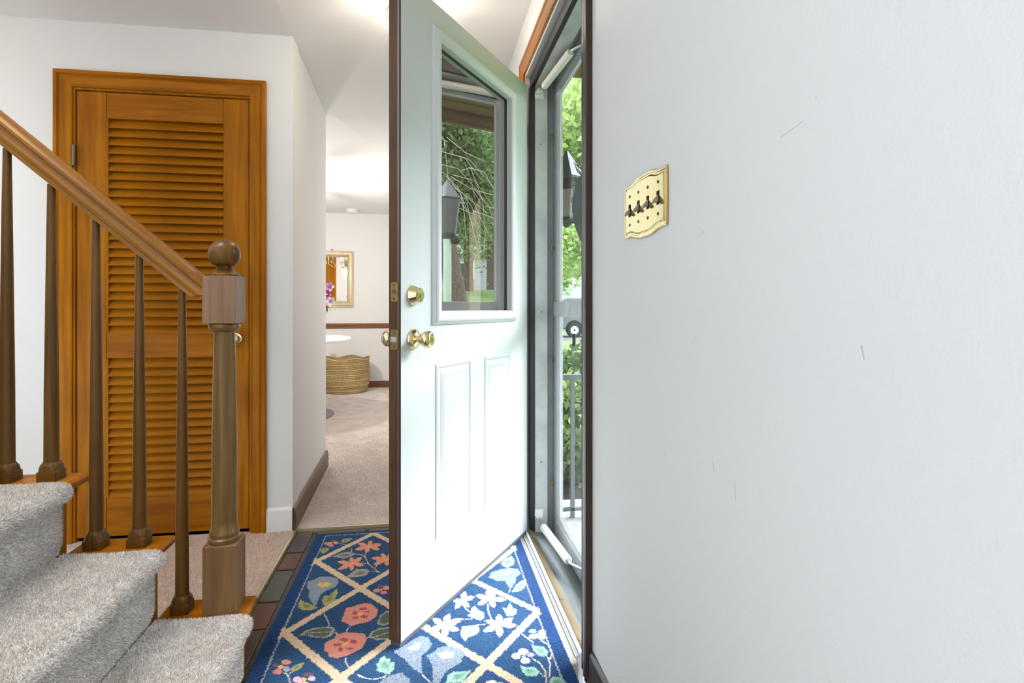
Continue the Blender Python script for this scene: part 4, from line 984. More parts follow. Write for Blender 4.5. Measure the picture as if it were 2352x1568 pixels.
MB().box(.004, W_, -T_+.004, -.002, .013, B_).build('door_sweep', plain('sweep_vinyl', (.10, .11, .13), .5), d2, world=False, bevel=.002)
P3 = lambda a, b, d: (a, d, b)
# lite surround (outside) and inside
fo = (.141, .785, .982, 1.972)
MB().rings(fo, [(0, -.0005), (.002, .007), (.008, .0125), (.0105, .0125), (.0115, .0165), (.017, .0195), (.024, .0195), (.030, .0165), (.0405, .0145), (.0425, .011), (.045, .010), (.0465, -.014)], P3, fill=False).build('lite_frame', M['door_white'], d2, world=False)
MB().rings(fo, [(0, -T_), (.003, -T_-.01), (.02, -T_-.014), (.043, -T_-.008), (.0465, -T_+.012)], P3, fill=False).build('lite_frame', M['door_white'], d2, world=False)
MB().rings((G[0]-.002, G[1]+.002, G[2]-.002, G[3]+.002), [(0, -.013), (.006, -.013), (.0075, -.0185)], P3, fill=False).build('glazing_gasket', M['black'], d2, world=False)
MB().box(G[0]-.003, G[1]+.003, -.0215, -.0185, G[2]-.003, G[3]+.003).build('glass_pane', M['glass_door'], d2, world=False)
PR = [(0, -.0002), (.0015, .0035), (.006, .0055), (.011, .0055), (.014, .0035), (.0165, .0008), (.028, .0008), (.036, .0042), (.0415, .0055), (.0418, .0035), (.0432, .0035), (.0434, .0055)]
MB().rings((.520, .762, .270, .852), PR, P3).build('panel', M['door_white'], d2, world=False)
MB().rings((.182, .415, .270, .850), PR, P3).build('panel', M['door_white'], d2, world=False)
# knobs and deadbolt
def knob_profile(s):
    return [(.0325, 0), (.0325, s*.003), (.030, s*.008), (.019, s*.014), (.0125, s*.018), (.0105, s*.026), (.0125, s*.031), (.021, s*.036), (.0262, s*.044), (.0275, s*.052), (.0262, s*.060), (.021, s*.066), (.0135, s*.0685)]
KW, KZ, BZ = .886, .942, 1.079
kn = MB().lathe(knob_profile(1), (KW, 0, KZ), 'y', 32).build('door_knob', M['brass'], d2, smooth=True, world=False)
MB().lathe([(.0118, .0685), (.0118, .0695), (.0095, .0695), (.009, .0690), (.0005, .0690)], (KW, 0, KZ), 'y', 24).build('lock_cylinder', M['brass'], kn, smooth=True, world=False)
MB().box(KW-.0012, KW+.0012, .0688, .0694, KZ-.005, KZ+.004).build('keyhole', M['dark'], kn, world=False)
MB().lathe(knob_profile(-1), (KW, -T_, KZ), 'y', 32).build('door_knob', M['brass'], d2, smooth=True, world=False)
db = MB().lathe([(.0325, 0), (.0325, .003), (.0315, .005), (.0235, .024), (.0225, .0255), (.0135, .0258)], (KW, 0, BZ), 'y', 32).build('deadbolt', M['brass'], d2, smooth=True, world=False)
MB().lathe([(.0122, .0256), (.0122, .0268), (.0100, .0268), (.0095, .0262), (.0005, .0262)], (KW, 0, BZ-.003), 'y', 24).build('lock_cylinder', M['brass'], db, smooth=True, world=False)
MB().box(KW-.0012, KW+.0012, .0261, .0270, BZ-.008, BZ+.001).build('keyhole', M['dark'], db, world=False)
MB().lathe([(.030, 0), (.030, -.004), (.022, -.012), (.004, -.012), (.004, -.026)], (KW, -T_, BZ), 'y', 24).build('thumb_turn', M['brass'], d2, smooth=True, world=False)
def plate(zc_, h, wd, bolt):
    yc = -.0215
    n_ = 6
    poly = []
    r_ = .006 if bolt else .001
    for cx_, cz_, a0 in ((wd-r_, h-r_, 0), (-wd+r_, h-r_, PI/2), (-wd+r_, -h+r_, PI), (wd-r_, -h+r_, 1.5*PI)):
        for i in range(n_):
            a = a0 + PI/2*i/(n_-1)
            poly.append((cx_ + r_*math.cos(a), cz_ + r_*math.sin(a)))
    p = MB().prism(poly, lambda a, b: (W_+.0025, yc+a, zc_+b), lambda a, b: (W_+.0045, yc+a, zc_+b)).build('deadbolt_plate' if bolt else 'latch_plate', M['brass_dull'], d2, world=False)
    for s in (-1, 1):
        MB().lathe([(.0042, .0043), (.0042, .0049), (.001, .0046)], (W_, yc, zc_+s*h*.70), 'x', 12).build('screw', M['pewter'], p, world=False)
    return p, yc
p, yc = plate(1.087, .0295, .0125, True)
MB().lathe([(.0075, .0035), (.0075, .0053), (.001, .0053)], (W_, yc, 1.088), 'x', 16).build('bolt_end', M['pewter'], p, world=False)
p, yc = plate(.943, .0295, .0125, False)
MB().prism([(-.0095, 0), (.0095, 0), (.0075, .011), (-.002, .011)], lambda a, b: (W_+.004+b, yc-a, .936), lambda a, b: (W_+.004+b, yc-a, .951)).build('latch_bolt', M['steel'], p, world=False, bevel=.001)
for z in (.22, 1.04, 1.86):
    MB().lathe([(.006, z-.045), (.006, z+.045)], (-.004, -.044, 0), 'z', 12).build('hinge', M['brass_dull'], d2, world=False, smooth=True)

# ------------------------------------------------------------------ storm door
d3 = thing('door_3', (.59, 2.04, 0), 'grey aluminium storm door with two glass panes', kind='structure')
SYA, SYB, SZA, SZB = 1.500, 2.580, -.030, 2.108
X0, X1 = .598, .626
for y0, y1 in ((SYB+.001, 2.604), (1.476, SYA-.001)):
    MB().box(.566, X1, y0, y1, -.05, 2.12).build('storm_frame', M['alu'], d3, bevel=.001)
MB().box(.566, X1, SYA, SYB, SZB+.001, 2.12).build('storm_frame', M['alu'], d3, bevel=.001)
GL = (1.640, 2.445, .097, 2.003)
for y0, y1 in ((SYA, GL[0]-.055), (GL[1]+.055, SYB)):
    MB().box(X0, X1, y0, y1, SZA, SZB).build('stile', M['alu'], d3, bevel=.002)
MB().box(X0, X1, GL[0]-.056, GL[1]+.056, 2.050, SZB).build('top_rail', M['alu'], d3, bevel=.002)
MB().box(X0, X1, GL[0]-.056, GL[1]+.056, SZA, .052).build('bottom_rail', M['alu'], d3, bevel=.002)
MB().box(X0-.006, X1, SYA+.01, SYB-.03, 1.000, 1.066).build('mid_rail', plain('mid_rail_alu', (.56, .58, .58), .4, noise=.05), d3, bevel=.0015)
MB().box(X0+.004, X0+.014, SYA, SYB, -.06, SZA+.004).build('bottom_strip', plain('olive_strip', (.14, .13, .085), .7), d3)  # dark olive strip closing the gap below the storm door
FS = [(0, X0+.008), (.003, X0+.002), (.020, X0+.002), (.021, X0+.008), (.026, X0+.008), (.027, X0+.004), (.046, X0+.004), (.050, X0+.011), (.055, X0+.012)]
def sash(z0, z1):
    s_ = MB().rings((GL[0]-.055, GL[1]+.055, z0, z1), FS, lambda a, b, d: (d, a, b), fill=False).build('sash', M['alu_light'], d3)
    MB().rings((GL[0]-.034, GL[1]+.034, z0+.021, z1-.021), [(0, X0+.0075), (.005, X0+.0075)], lambda a, b, d: (d, a, b), fill=False).build('gasket', M['black'], d3)
    return s_
sash(1.012, 2.058)
sash(.042, 1.054)
MB().box(X0+.0115, X0+.0145, GL[0]-.003, GL[1]+.003, 1.06, GL[3]+.003).build('glass_pane', M['glass_storm'], d3)
MB().box(X0+.0115, X0+.0145, GL[0]-.003, GL[1]+.003, .094, 1.006).build('glass_pane', M['glass_storm'], d3)
for z in (1.84, 1.32, .795, .22):
    c_ = MB().lathe([(.0055, 0), (.0055, -.006), (.004, -.007), (.004, -.012)], (X0, 2.545, z), 'x', 10).box(X0-.016, X0-.011, 2.539, 2.551, z-.010, z+.012)
    c_.build('thumb_clip', M['brass_dull'], d3, bevel=.001)
MB().box(X0-.012, X0-.001, 2.165, 2.180, .885, .935).build('latch', M['black'], d3, bevel=.003)
for z in (1.70, 1.03):
    MB().lathe([(.003, -.0012), (.003, .001)], (X0, 2.52, z), 'x', 8).build('screw', M['pewter'], d3)

def closer(label, a, b, jamb, doorp, up):
    t = thing('door_closer', tuple(jamb), label, 'door closer', 'pneumatic closers of the storm door')
    A, Bv = Vector(a), Vector(b)
    d = (Bv-A).normalized()
    r = .0165
    pts = [A - d*.004, A, A + d*.008, A + d*.016, Bv - d*.012, Bv - d*.004, Bv]
    MB().tube(pts, [.006, .012, .0155, r, r, .0155, .012], 24).build('tube', M['closer'], t, smooth=True)
    MB().tube([Bv, Bv + d*.006, Bv + d*.0065, Bv + d*.016], [.0085, .0085, .006, .006], 16).build('end_cap', M['steel'], t, smooth=True)
    J = Vector(jamb)
    MB().tube([A - d*.002, J + Vector((0, -.018, 0))], .0042, 10).build('rod', M['steel'], t, smooth=True)
    s = 1 if up else -1
    jx, jy, jz = jamb
    # flared jamb bracket: plate on the jamb, tongue standing out from it
    MB().box(jx-.022, jx+.022, jy-.0025, jy, jz+s*.012-.0 if s < 0 else jz-.034, jz+.034 if s < 0 else jz-.012).build('bracket_plate', M['closer'], t, bevel=.001)
    zz = jz + (.012 if s < 0 else -.012)
    MB().prism([(-.021, 0), (.021, 0), (.007, -.026), (-.007, -.026)], lambda p_, q: (jx+p_, jy+q, zz+s*.002 + s*(-q)*.5), lambda p_, q: (jx+p_, jy+q, zz+s*.0045 + s*(-q)*.5)).build('bracket_tongue', M['closer'], t, bevel=.0008)
    D = Vector(doorp)
    MB().tube([Bv + d*.013, Bv + d*.03 + Vector((.004, 0, 0)), D + Vector((-.004, .012, 0)), D + Vector((.0, -.02, 0))], [.006, .005, .005, .004], 10).build('door_link', M['steel'], t, smooth=True)
    MB().box(D.x-.002, D.x+.001, D.y-.055, D.y+.014, D.z-.010, D.z+.010).build('door_bracket', M['steel'], t, bevel=.001)
    return t
closer('ivory storm door closer tube at the top of the frame', (.526, 2.437, 2.026), (.556, 2.094, 2.026), (.519, DY1, 2.034), (.597, 2.02, 2.034), True)
closer('ivory storm door closer tube low above the sill', (.519, 2.425, .066), (.545, 2.083, .066), (.516, DY1, .080), (.597, 2.00, .058), False)

# dark round wreath hanging from the porch roof
wc = Vector((1.020, 2.86, 1.555)); wr_ = .292
wt = thing('wreath', (wc.x, wc.y, wc.z-wr_), 'dark round woven wreath with a yellow leaf hanging from the porch roof', 'wreath', rot=math.radians(-72))
M['wreath'] = plain('charcoal_weave', (.020, .024, .030), .9, noise=.5, nscale=160, bump=.6, bscale=300)
lc = Vector((0, 0, wr_))
MB().lathe([(wr_*.02, .024), (wr_*.35, .022), (wr_*.7, .017), (wr_*.95, .008), (wr_, .003), (wr_*.98, -.003), (wr_*.6, .002), (wr_*.02, .004)], lc, 'x', 64).build('woven_disc', M['wreath'], wt, smooth=True, world=False)
tw = MB()
for i in range(170):
    a = random.uniform(0, 2*PI); r0 = wr_*random.uniform(.93, .99); r1 = wr_*random.uniform(1.01, 1.07); a1 = a + random.uniform(-.12, .12)
    if i < 30:
        a = PI - PI/2*random.uniform(.25, .75); a1 = a + random.uniform(-.1, .1); r1 = wr_*random.uniform(1.05, 1.26)
    p0 = lc + Vector((random.uniform(0, .012), r0*math.cos(a), r0*math.sin(a))); p2 = lc + Vector((random.uniform(0, .02), r1*math.cos(a1), r1*math.sin(a1)))
    p1 = (p0+p2)/2 + Vector((0, random.uniform(-.006, .006), random.uniform(-.006, .006)))
    tw.tube([p0, p1, p2], [.0026, .002, .0012], 5)
tw.build('twig_fringe', M['wreath'], wt, kind='stuff', world=False)
lfm = plain('yellow_leaf', (.50, .47, .16), .7, noise=.2)
for sg in (1, -1):
    MB().prism([(.10*sg, -.09), (.19*sg, -.02), (.20*sg, .05), (.15*sg, .10), (.07*sg, .10), (.05*sg, .02)], lambda a, b: (.022, a, wr_+b), lambda a, b: (.026, a, wr_+b)).build('leaf', lfm, wt, world=False)
    MB().prism([(.10*sg, -.09), (.19*sg, -.02), (.20*sg, .05), (.15*sg, .10), (.07*sg, .10), (.05*sg, .02)], lambda a, b: (-.004, a, wr_+b), lambda a, b: (-.008, a, wr_+b)).build('leaf', lfm, wt, world=False)
MB().tube([(.002, 0, 2*wr_-.01), (.002, 0, 2.44-wc.z+wr_)], .003, 6).build('hanging_cord', M['wreath'], wt, world=False)

# ------------------------------------------------------------------ brass switch plate on the right wall
sp = thing('switch_plate', (WX, 1.117, 1.19), 'polished brass four gang switch plate with scalloped edge on the right wall', 'switch plate')
PY0, PY1 = 1.006, 1.228
def outline(ins):
    pts = []
    N_ = 24
    def bulge(u):      # ogee top edge: rises to a soft crown in the middle
        return .0105*math.sin(PI*u)**2 - .002*math.sin(3*PI*u)**2
    for i in range(N_+1):
        u = i/N_; pts.append((PY0+ins + (PY1-PY0-2*ins)*u, 1.313-ins + bulge(u)))
    for i in range(1, 8):
        u = i/8; pts.append((PY1-ins + .0025*math.sin(PI*u), 1.313-ins - (1.313-1.198-2*ins)*u))
    for i in range(N_+1):
        u = 1-i/N_; pts.append((PY0+ins + (PY1-PY0-2*ins)*u, 1.198+ins - bulge(u)))
    for i in range(1, 8):
        u = 1-i/8; pts.append((PY0+ins - .0025*math.sin(PI*u), 1.313-ins - (1.313-1.198-2*ins)*u))
    return pts
pm = MB(); vs = []; steps = [(0, -.0002), (0, .0035), (.0015, .0052), (.0045, .0052), (.0055, .0036), (.0085, .0034), (.0105, .0058), (.012, .0062)]
for ins, d in steps:
    vs += [(WX-d, y, z) for y, z in outline(ins)]
npt = len(outline(0))
fs = [(s*npt+i, s*npt+(i+1) % npt, (s+1)*npt+(i+1) % npt, (s+1)*npt+i) for s in range(len(steps)-1) for i in range(npt)]
fs.append(tuple(range((len(steps)-1)*npt, len(steps)*npt)))
pm.add(vs, fs)
pm.build('plate', plain('mirror_brass', (.50, .385, .165), .14, 1.0), sp)
TG = plain('brown_toggle', (.30, .26, .17), .3)
for y in (1.194, 1.143, 1.092, 1.041):
    MB().box(WX-.0070, WX-.0055, y-.0055, y+.0055, 1.243, 1.270).build('slot', M['dark'], sp)
    MB().prism([(.0065, -.0075), (.0065, .0060), (.0175, -.0065), (.0185, -.0105), (.016, -.0125)], lambda d, z: (WX-d, y-.0042, 1.2565+z), lambda d, z: (WX-d, y+.0042, 1.2565+z)).build('toggle', TG, sp, bevel=.0012)
    for z in (1.288, 1.225):
        MB().lathe([(.0036, -.0058), (.0036, -.0068), (.0028, -.0074), (.0005, -.0075)], (WX, y, z), 'x', 14).build('screw', M['pewter'], sp, smooth=True)

# ------------------------------------------------------------------ entry ceiling lamp (hidden by the open door's edge)
lp = thing('ceiling_lamp', (-.045, 2.33, 2.335), 'small brass and glass ceiling lamp above the entry behind the open door', 'ceiling lamp')
MB().lathe([(.075, 2.338), (.075, 2.322), (.06, 2.314), (.012, 2.310)], (-.045, 2.33, 0), 'z', 28).build('canopy', M['brass'], lp, smooth=True)
MB().lathe([(.085, 2.30), (.105, 2.27), (.11, 2.23), (.09, 2.19), (.05, 2.165), (.002, 2.16)], (-.045, 2.33, 0), 'z', 28, cap=False).build('glass_bowl', M['glass_clear'], lp, smooth=True)
MB().ball((-.045, 2.33, 2.245), .032, 16, 10).build('bulb', emitter('warm_bulb', (1, .86, .66), 6), lp, smooth=True)
for i in range(8):
    a = 2*PI*i/8
    MB().tube([(-.045+.062*math.cos(a), 2.33+.062*math.sin(a), 2.315), (-.045+.108*math.cos(a), 2.33+.108*math.sin(a), 2.262), (-.045+.108*math.cos(a), 2.33+.108*math.sin(a), 2.225)], .0028, 6).build('rib', M['brass'], lp)
pt = add_light('entry_bulb', 'POINT', (-.045, 2.33, 2.205), 11.5, (1.0, .88, .72), shadow_soft_size=.035)
pt.parent = lp; pt.matrix_parent_inverse = Matrix.Translation(lp.location).inverted()

# ------------------------------------------------------------------ dining room
M['rattan'] = wood('seagrass', (.36, .25, .10), (.60, .46, .24), (90, 90, 30), .75, 0)
bk = thing('basket', (-.955, 7.03, .016), 'large round woven seagrass basket on the dining room carpet', 'basket')
bx_, by_ = -.955, 7.03
rows = 20
for i in range(rows):
    z = .030 + i*.0205
    r = .238 + .034*math.sin(min(1, (i+1)/9)*PI/2) + .004*math.sin(i*2.1)
    pts = []
    for j in range(49):
        a = 2*PI*j/48
        wv = (.012*math.sin(5*a+.6) if i == rows-1 else .006*math.sin(5*a+.6) if i == rows-2 else .0015*math.sin(7*a+i))
        rr = r + .003*math.sin(24*a + i*PI)
        pts.append((bx_+rr*math.cos(a), by_+rr*math.sin(a), z+wv))
    MB().tube(pts, .0125, 6, cap=False).build('coil', M['rattan'], bk, smooth=True)
MB().lathe([(.236, .020), (.236, .030), (.002, .030)], (bx_, by_, 0), 'z', 40).build('bottom', M['rattan'], bk)
MB().lathe([(.240, .03), (.262, .2), (.262, .41)], (bx_, by_, 0), 'z', 40, cap=False).build('lining', M['rattan'], bk, smooth=True)
# mirror
mr = thing('wall_mirror', (-1.19, FY, 1.04), 'rectangular wall mirror in a champagne gold frame above the chair rail', 'mirror')
champ = plain('champagne_frame', (.72, .60, .40), .35, .55, noise=.08, nscale=12)
MB().rings((-1.47, -.902, 1.046, 1.755), [(0, FY), (.0, FY-.02), (.004, FY-.026), (.012, FY-.022), (.020, FY-.034), (.044, FY-.040), (.056, FY-.030), (.060, FY-.032), (.070, FY-.020), (.078, FY-.014)], lambda a, b, d: (a, d, b), fill=False).build('frame', champ, mr, smooth=True)
MB().box(-1.394, -.978, FY-.015, FY-.012, 1.122, 1.679).build('mirror_glass', plain('mirror_silver', (.9, .9, .9), .01, 1.0), mr)
MB().lathe([(.009, 0), (.012, -.012), (.003, -.016)], (-1.165, FY, 1.775), 'y', 12).build('hanger', M['brass_dull'], mr, smooth=True)
# outlet
ot = thing('wall_outlet', (-1.15, FY, .40), 'ivory wall outlet above the basket in the dining room', 'outlet')
MB().box(-1.185, -1.112, FY-.006, FY, .342, .458).build('cover', plain('ivory_plastic', (.66, .60, .44), .4), ot, bevel=.003)
for z in (.378, .422):
    MB().lathe([(.017, -.0058), (.017, -.0075), (.001, -.0075)], (-1.1485, FY, z), 'y', 16).build('socket', plain('ivory_socket', (.55, .5, .37), .4), ot)
# smoke detector
sd = thing('smoke_detector', (-.885, 7.08, 2.24), 'round white smoke detector on the dining room ceiling', 'smoke detector')
MB().lathe([(.002, 2.200), (.055, 2.202), (.068, 2.212), (.072, 2.236), (.078, 2.238), (.078, 2.246)], (-.885, 7.08, 0), 'z', 28).build('body', M['white'], sd, smooth=True)
MB().lathe([(.002, 2.196), (.018, 2.197), (.020, 2.203)], (-.885, 7.08, 0), 'z', 16).build('vent', M['alu'], sd, smooth=True)
# added glowing window, unseen behind the open door, brightens the partition
w1 = thing('fill_window_1', (WX, 5.05, .7), 'added glowing fill window hidden behind the entry door', kind='structure')
MB().rings((4.35, 5.75, .70, 2.02), [(0, WX-.001), (0, WX-.022), (.07, WX-.022), (.075, WX-.008)], lambda a, b, d: (d, a, b), fill=False).build('window_frame', M['honey_v'], w1)
MB().box(WX-.012, WX-.003, 4.42, 5.68, .77, 1.95).build('fill_panel', emitter('fill_panel_glow', (1.0, .99, .97), 3.2), w1)
# table
tb = thing('dining_table', (-1.33, 5.5, .016), 'round white pedestal dining table mostly hidden by the partition', 'table')
MB().lathe([(.60, .722), (.622, .728), (.63, .742), (.622, .754), (.002, .756)], (-1.33, 5.5, 0), 'z', 64).build('table_top', plain('white_laminate', (.82, .82, .81), .3), tb, smooth=True)
MB().lathe([(.16, .722), (.05, .69), (.042, .4), (.05, .10), (.09, .055)], (-1.33, 5.5, 0), 'z', 24).build('pedestal', M['steel'], tb, smooth=True)
MB().lathe([(.47, .016), (.47, .030), (.43, .042), (.09, .058)], (-1.33, 5.5, 0), 'z', 48).build('base_plate', plain('grey_base', (.22, .22, .23), .4, .3), tb, smooth=True)
# flowers
vz = thing('vase', (-1.08, 5.5, .756), 'glass vase standing on the white dining table', 'vase')
MB().lathe([(.045, .756), (.055, .78), (.05, .86), (.03, .93), (.042, .97)], (-1.08, 5.5, 0), 'z', 24).build('vase_body', plain('pale_ceramic', (.7, .72, .72), .2), vz, smooth=True)
fl = thing('orchid_bouquet', (-1.08, 5.5, .96), 'pink and white orchids with green leaves in the dining table vase', 'flowers')
GS = plain('green_stem', (.10, .26, .05), .5)
FCOL = [plain('magenta_petal', (.42, .06, .28), .6), plain('pink_petal', (.66, .36, .60), .6), plain('white_petal', (.82, .76, .80), .6)]
def petal(b, c, d, u, ln, wd):
    c, d, u = Vector(c), Vector(d).normalized(), Vector(u).normalized(); s = d.cross(u).normalized()
    P = [c, c+d*ln*.35+s*wd, c+d*ln*.75+s*wd*.8+u*ln*.12, c+d*ln+u*ln*.2, c+d*ln*.75-s*wd*.8+u*ln*.12, c+d*ln*.35-s*wd]
    Q = [p - u*.002 for p in P]
    b.add(P+Q, [(0,1,2,3,4,5), (11,10,9,8,7,6)] + [(i, (i+1) % 6, 6+(i+1) % 6, 6+i) for i in range(6)])
for i, (fx, fy, fz, k) in enumerate(((-.885, 5.44, 1.235, 1), (-.905, 5.40, 1.165, 0), (-.875, 5.45, 1.10, 2), (-.93, 5.42, 1.03, 0), (-1.0, 5.42, 1.28, 1), (-1.12, 5.5, 1.36, 2), (-1.2, 5.46, 1.22, 0), (-.97, 5.38, 1.10, 1))):
    MB().tube([(-1.08, 5.5, .95), (-1.04, 5.48, .95 + (fz-.95)*.6), (fx, fy+.01, fz)], .004, 6).build('stem', GS, fl)
    b = MB()
    for j in range(5):
        a = 2*PI*j/5 + i
        petal(b, (fx, fy, fz), (math.cos(a), -.35, math.sin(a)), (0, -1, 0), .05, .02)
    bl = b.build('blossom', FCOL[k], fl)
    MB().ball((fx, fy-.012, fz), .009, 8, 6).build('blossom_heart', FCOL[0 if k else 2], bl, world=False)
for i, (lx, ly, lz) in enumerate(((-.86, 5.44, .985), (-.9, 5.4, .97), (-1.2, 5.42, .98), (-1.02, 5.36, .96))):
    b = MB(); petal(b, (-1.0 if i < 2 else -1.08, 5.48, 1.10), Vector((lx, ly, lz)) - Vector((-1.0 if i < 2 else -1.08, 5.48, 1.10)), (0, -.8, .6), .19, .022)
    b.build('leaf', GS, fl)
# chandelier
ch = thing('chandelier', (-1.25, 5.4, 2.26), 'brass and crystal dining room chandelier partly hidden by the partition', 'chandelier')
MB().lathe([(.055, 2.262), (.05, 2.245), (.008, 2.235), (.008, 1.86), (.03, 1.84), (.045, 1.79), (.03, 1.74), (.012, 1.70), (.001, 1.68)], (-1.25, 5.4, 0), 'z', 20).build('stem', M['brass'], ch, smooth=True)
CAND = emitter('candle_bulb', (1, .9, .74), 9)
CRY = plain('crystal', (.85, .88, .9), .05, 0, .8)
for i in range(6):
    a = 2*PI*i/6 + .12
    c_, s_ = math.cos(a), math.sin(a)
    P = lambda r, z: (-1.25 + r*c_, 5.4 + r*s_, z)
    ar = MB().tube([P(.03, 1.78), P(.12, 1.70), P(.22, 1.69), P(.28, 1.74), P(.285, 1.78)], .006, 8).lathe([(.03, 1.782), (.035, 1.79), (.012, 1.792)], P(.285, 0), 'z', 12).build('arm', M['brass'], ch, smooth=True)
    MB().lathe([(.009, 1.79), (.009, 1.845), (.001, 1.846)], P(.285, 0), 'z', 10).build('candle', M['white'], ar, smooth=True, world=False)
    MB().lathe([(.004, 1.845), (.012, 1.865), (.009, 1.885), (.001, 1.905)], P(.285, 0), 'z', 10).build('bulb', CAND, ar, smooth=True, world=False)
    MB().lathe([(.001, 1.735), (.007, 1.745), (.001, 1.775)], P(.315, 0), 'z', 6).build('crystal_drop', CRY, ar, world=False)
pt = add_light('chandelier_glow', 'POINT', (-1.25, 5.4, 1.60), 55.0, (1.0, .95, .88), shadow_soft_size=.05)
pt.parent = ch; pt.matrix_parent_inverse = Matrix.Translation(ch.location).inverted()
# glazed door on the dining side of the closet block (the mirror shows it)
d4 = thing('door_4', (-2.1, 3.74, 0), 'honey wooden glazed door seen only in the dining mirror', kind='structure')
for x0, x1, z0, z1 in ((-1.75, -1.66, 0, 2.06), (-2.62, -2.53, 0, 2.06), (-2.53, -1.75, 1.97, 2.06), (-2.53, -2.43, .03, 1.97), (-1.85, -1.75, .03, 1.97), (-2.43, -1.85, .03, .25), (-2.43, -1.85, 1.85, 1.97)):
    MB().box(x0, x1, 3.735, 3.775, z0, z1).build('frame_member', M['honey_v'], d4, bevel=.003)
MB().box(-2.43, -1.85, 3.742, 3.75, .25, 1.85).build('glass_pane', plain('dark_pane', (.03, .03, .03), .1), d4)
for z in (.65, 1.05, 1.45):
    MB().box(-2.43, -1.85, 3.742, 3.765, z-.012, z+.012).build('muntin', M['honey_h'], d4)

# ------------------------------------------------------------------ outside
tag(MB().box(WXO+.0005, WXO+.02, 2.665, 7.5, -.5, 2.7).box(WXO+.0005, WXO+.02, -1.5, 1.415, -.5, 2.7).build('wall_outside', plain('brown_siding', (.20, .135, .09), .7, noise=.15)), 'brown siding on the outside of the front wall', kind='structure')
bm_ = thing('trim_7', (WXO+.02, 2.04, 0), 'brown wooden trim on the outside around the storm door', kind='structure')
for y0, y1, z0, z1 in ((1.415, 1.475, -.2, 2.18), (2.605, 2.665, -.2, 2.18), (1.475, 2.605, 2.121, 2.18)):
    MB().box(WXO+.0005, WXO+.062, y0, y1, z0, z1).build('brick_mould', wood('outside_trim_wood', (.20, .10, .05), (.32, .17, .09), (30, 30, 2), .6, 0), bm_, bevel=.003)
# porch slab and roof
tag(MB().box(WXO, 1.85, -1.2, 3.5, -.5, -.2).build('porch_floor', plain('porch_concrete', (.30, .295, .285), .9, noise=.15, bump=.3)), 'grey concrete porch slab', kind='structure')
pr = thing('porch_roof', (1.2, 1.5, 2.44), 'brown board porch roof above the storm door', kind='structure')
PW = wood('porch_boards', (.15, .10, .065), (.27, .19, .13), (24, 1.4, 24), .7, 0)
for i in range(9):
    x0 = WXO+.02 + i*.145
    MB().box(x0+.003, x0+.142, -1.4, 3.3, 2.44 + (.004 if i % 2 else 0), 2.47).build('soffit_board', PW, pr, bevel=.003)
MB().box(1.925, 1.965, -1.5, 3.35, 2.36, 2.56).build('fascia', PW, pr, bevel=.003)
MB().box(WXO, 1.97, -1.5, 3.35, 2.56, 2.60).build('roof_deck', PW, pr)
# iron railing at the end of the porch
ir = thing('porch_railing', (1.2, 3.2, -.2), 'grey iron railing at the end of the porch', 'railing')
IRON = plain('grey_iron', (.13, .15, .16), .5, .3)
MB().box(.62, 1.82, 3.185, 3.215, .615, .645).build('top_rail', IRON, ir, bevel=.003)
MB().box(.62, 1.82, 3.19, 3.21, -.16, -.14).build('bottom_rail', IRON, ir, bevel=.002)
for x in (.862, 1.02, 1.18, 1.34, 1.50, 1.66):
    MB().box(x-.011, x+.011, 3.19, 3.21, -.2, .615).build('picket', IRON, ir)
# lantern on the outer wall
la = thing('wall_lantern', (.80, 3.10, 1.45), 'grey glass wall lantern outside beyond the storm door', 'lantern')
lx, ly, lz = .80, 3.10, 1.60
def ringsq(b, prof, c, n=6):
    vs, fs = [], []
    for r, z in prof:
        for k in range(n):
            a = 2*PI*(k+.5)/n
            vs.append((c[0]+r*math.cos(a), c[1]+r*math.sin(a), z))
    for i in range(len(prof)-1):
        for k in range(n):
            fs.append((i*n+k, i*n+(k+1) % n, (i+1)*n+(k+1) % n, (i+1)*n+k))
    fs += [tuple(range(n))[::-1], tuple(range((len(prof)-1)*n, len(prof)*n))]
    return b.add(vs, fs)
LG = plain('lantern_grey', (.10, .115, .12), .45, .4)
ringsq(MB(), [(.115, lz+.16), (.115, lz+.175), (.095, lz+.20), (.03, lz+.30), (.012, lz+.33)], (lx, ly)).build('lantern_roof', plain('lantern_roof_grey', (.13, .14, .15), .5, .3), la)
ringsq(MB(), [(.100, lz+.10), (.104, lz+.16)], (lx, ly)).build('lantern_band', LG, la)
ringsq(MB(), [(.068, lz-.055), (.098, lz+.10)], (lx, ly)).build('lantern_glass', plain('milky_glass', (.55, .6, .58), .15), la)
ringsq(MB(), [(.006, lz-.105), (.03, lz-.085), (.074, lz-.065), (.074, lz-.053)], (lx, ly)).build('lantern_base', LG, la)
MB().box(WXO+.02, lx, ly-.012, ly+.012, lz+.12, lz+.145).build('bracket', LG, la)
# yard lamp post reflected in the door glass
py_ = thing('lamp_post', (3.85, 3.65, -.2), 'pale green lamp post with a dark lantern in the front yard', 'lamp post')
MB().lathe([(.062, -.35), (.062, 0), (.046, .04), (.044, 1.75), (.05, 1.78)], (3.85, 3.65, 0), 'z', 20).build('post', plain('mint_paint', (.56, .70, .58), .6), py_, smooth=True)
ringsq(MB(), [(.05, 1.78), (.10, 1.84), (.15, 2.20), (.17, 2.22), (.04, 2.38), (.01, 2.42)], (3.85, 3.65)).build('lantern', plain('lantern_dark', (.07, .07, .065), .5), py_)
MB().ball((3.80, 3.72, 1.78), .055).build('photo_cell', M['black'], py_, smooth=True)

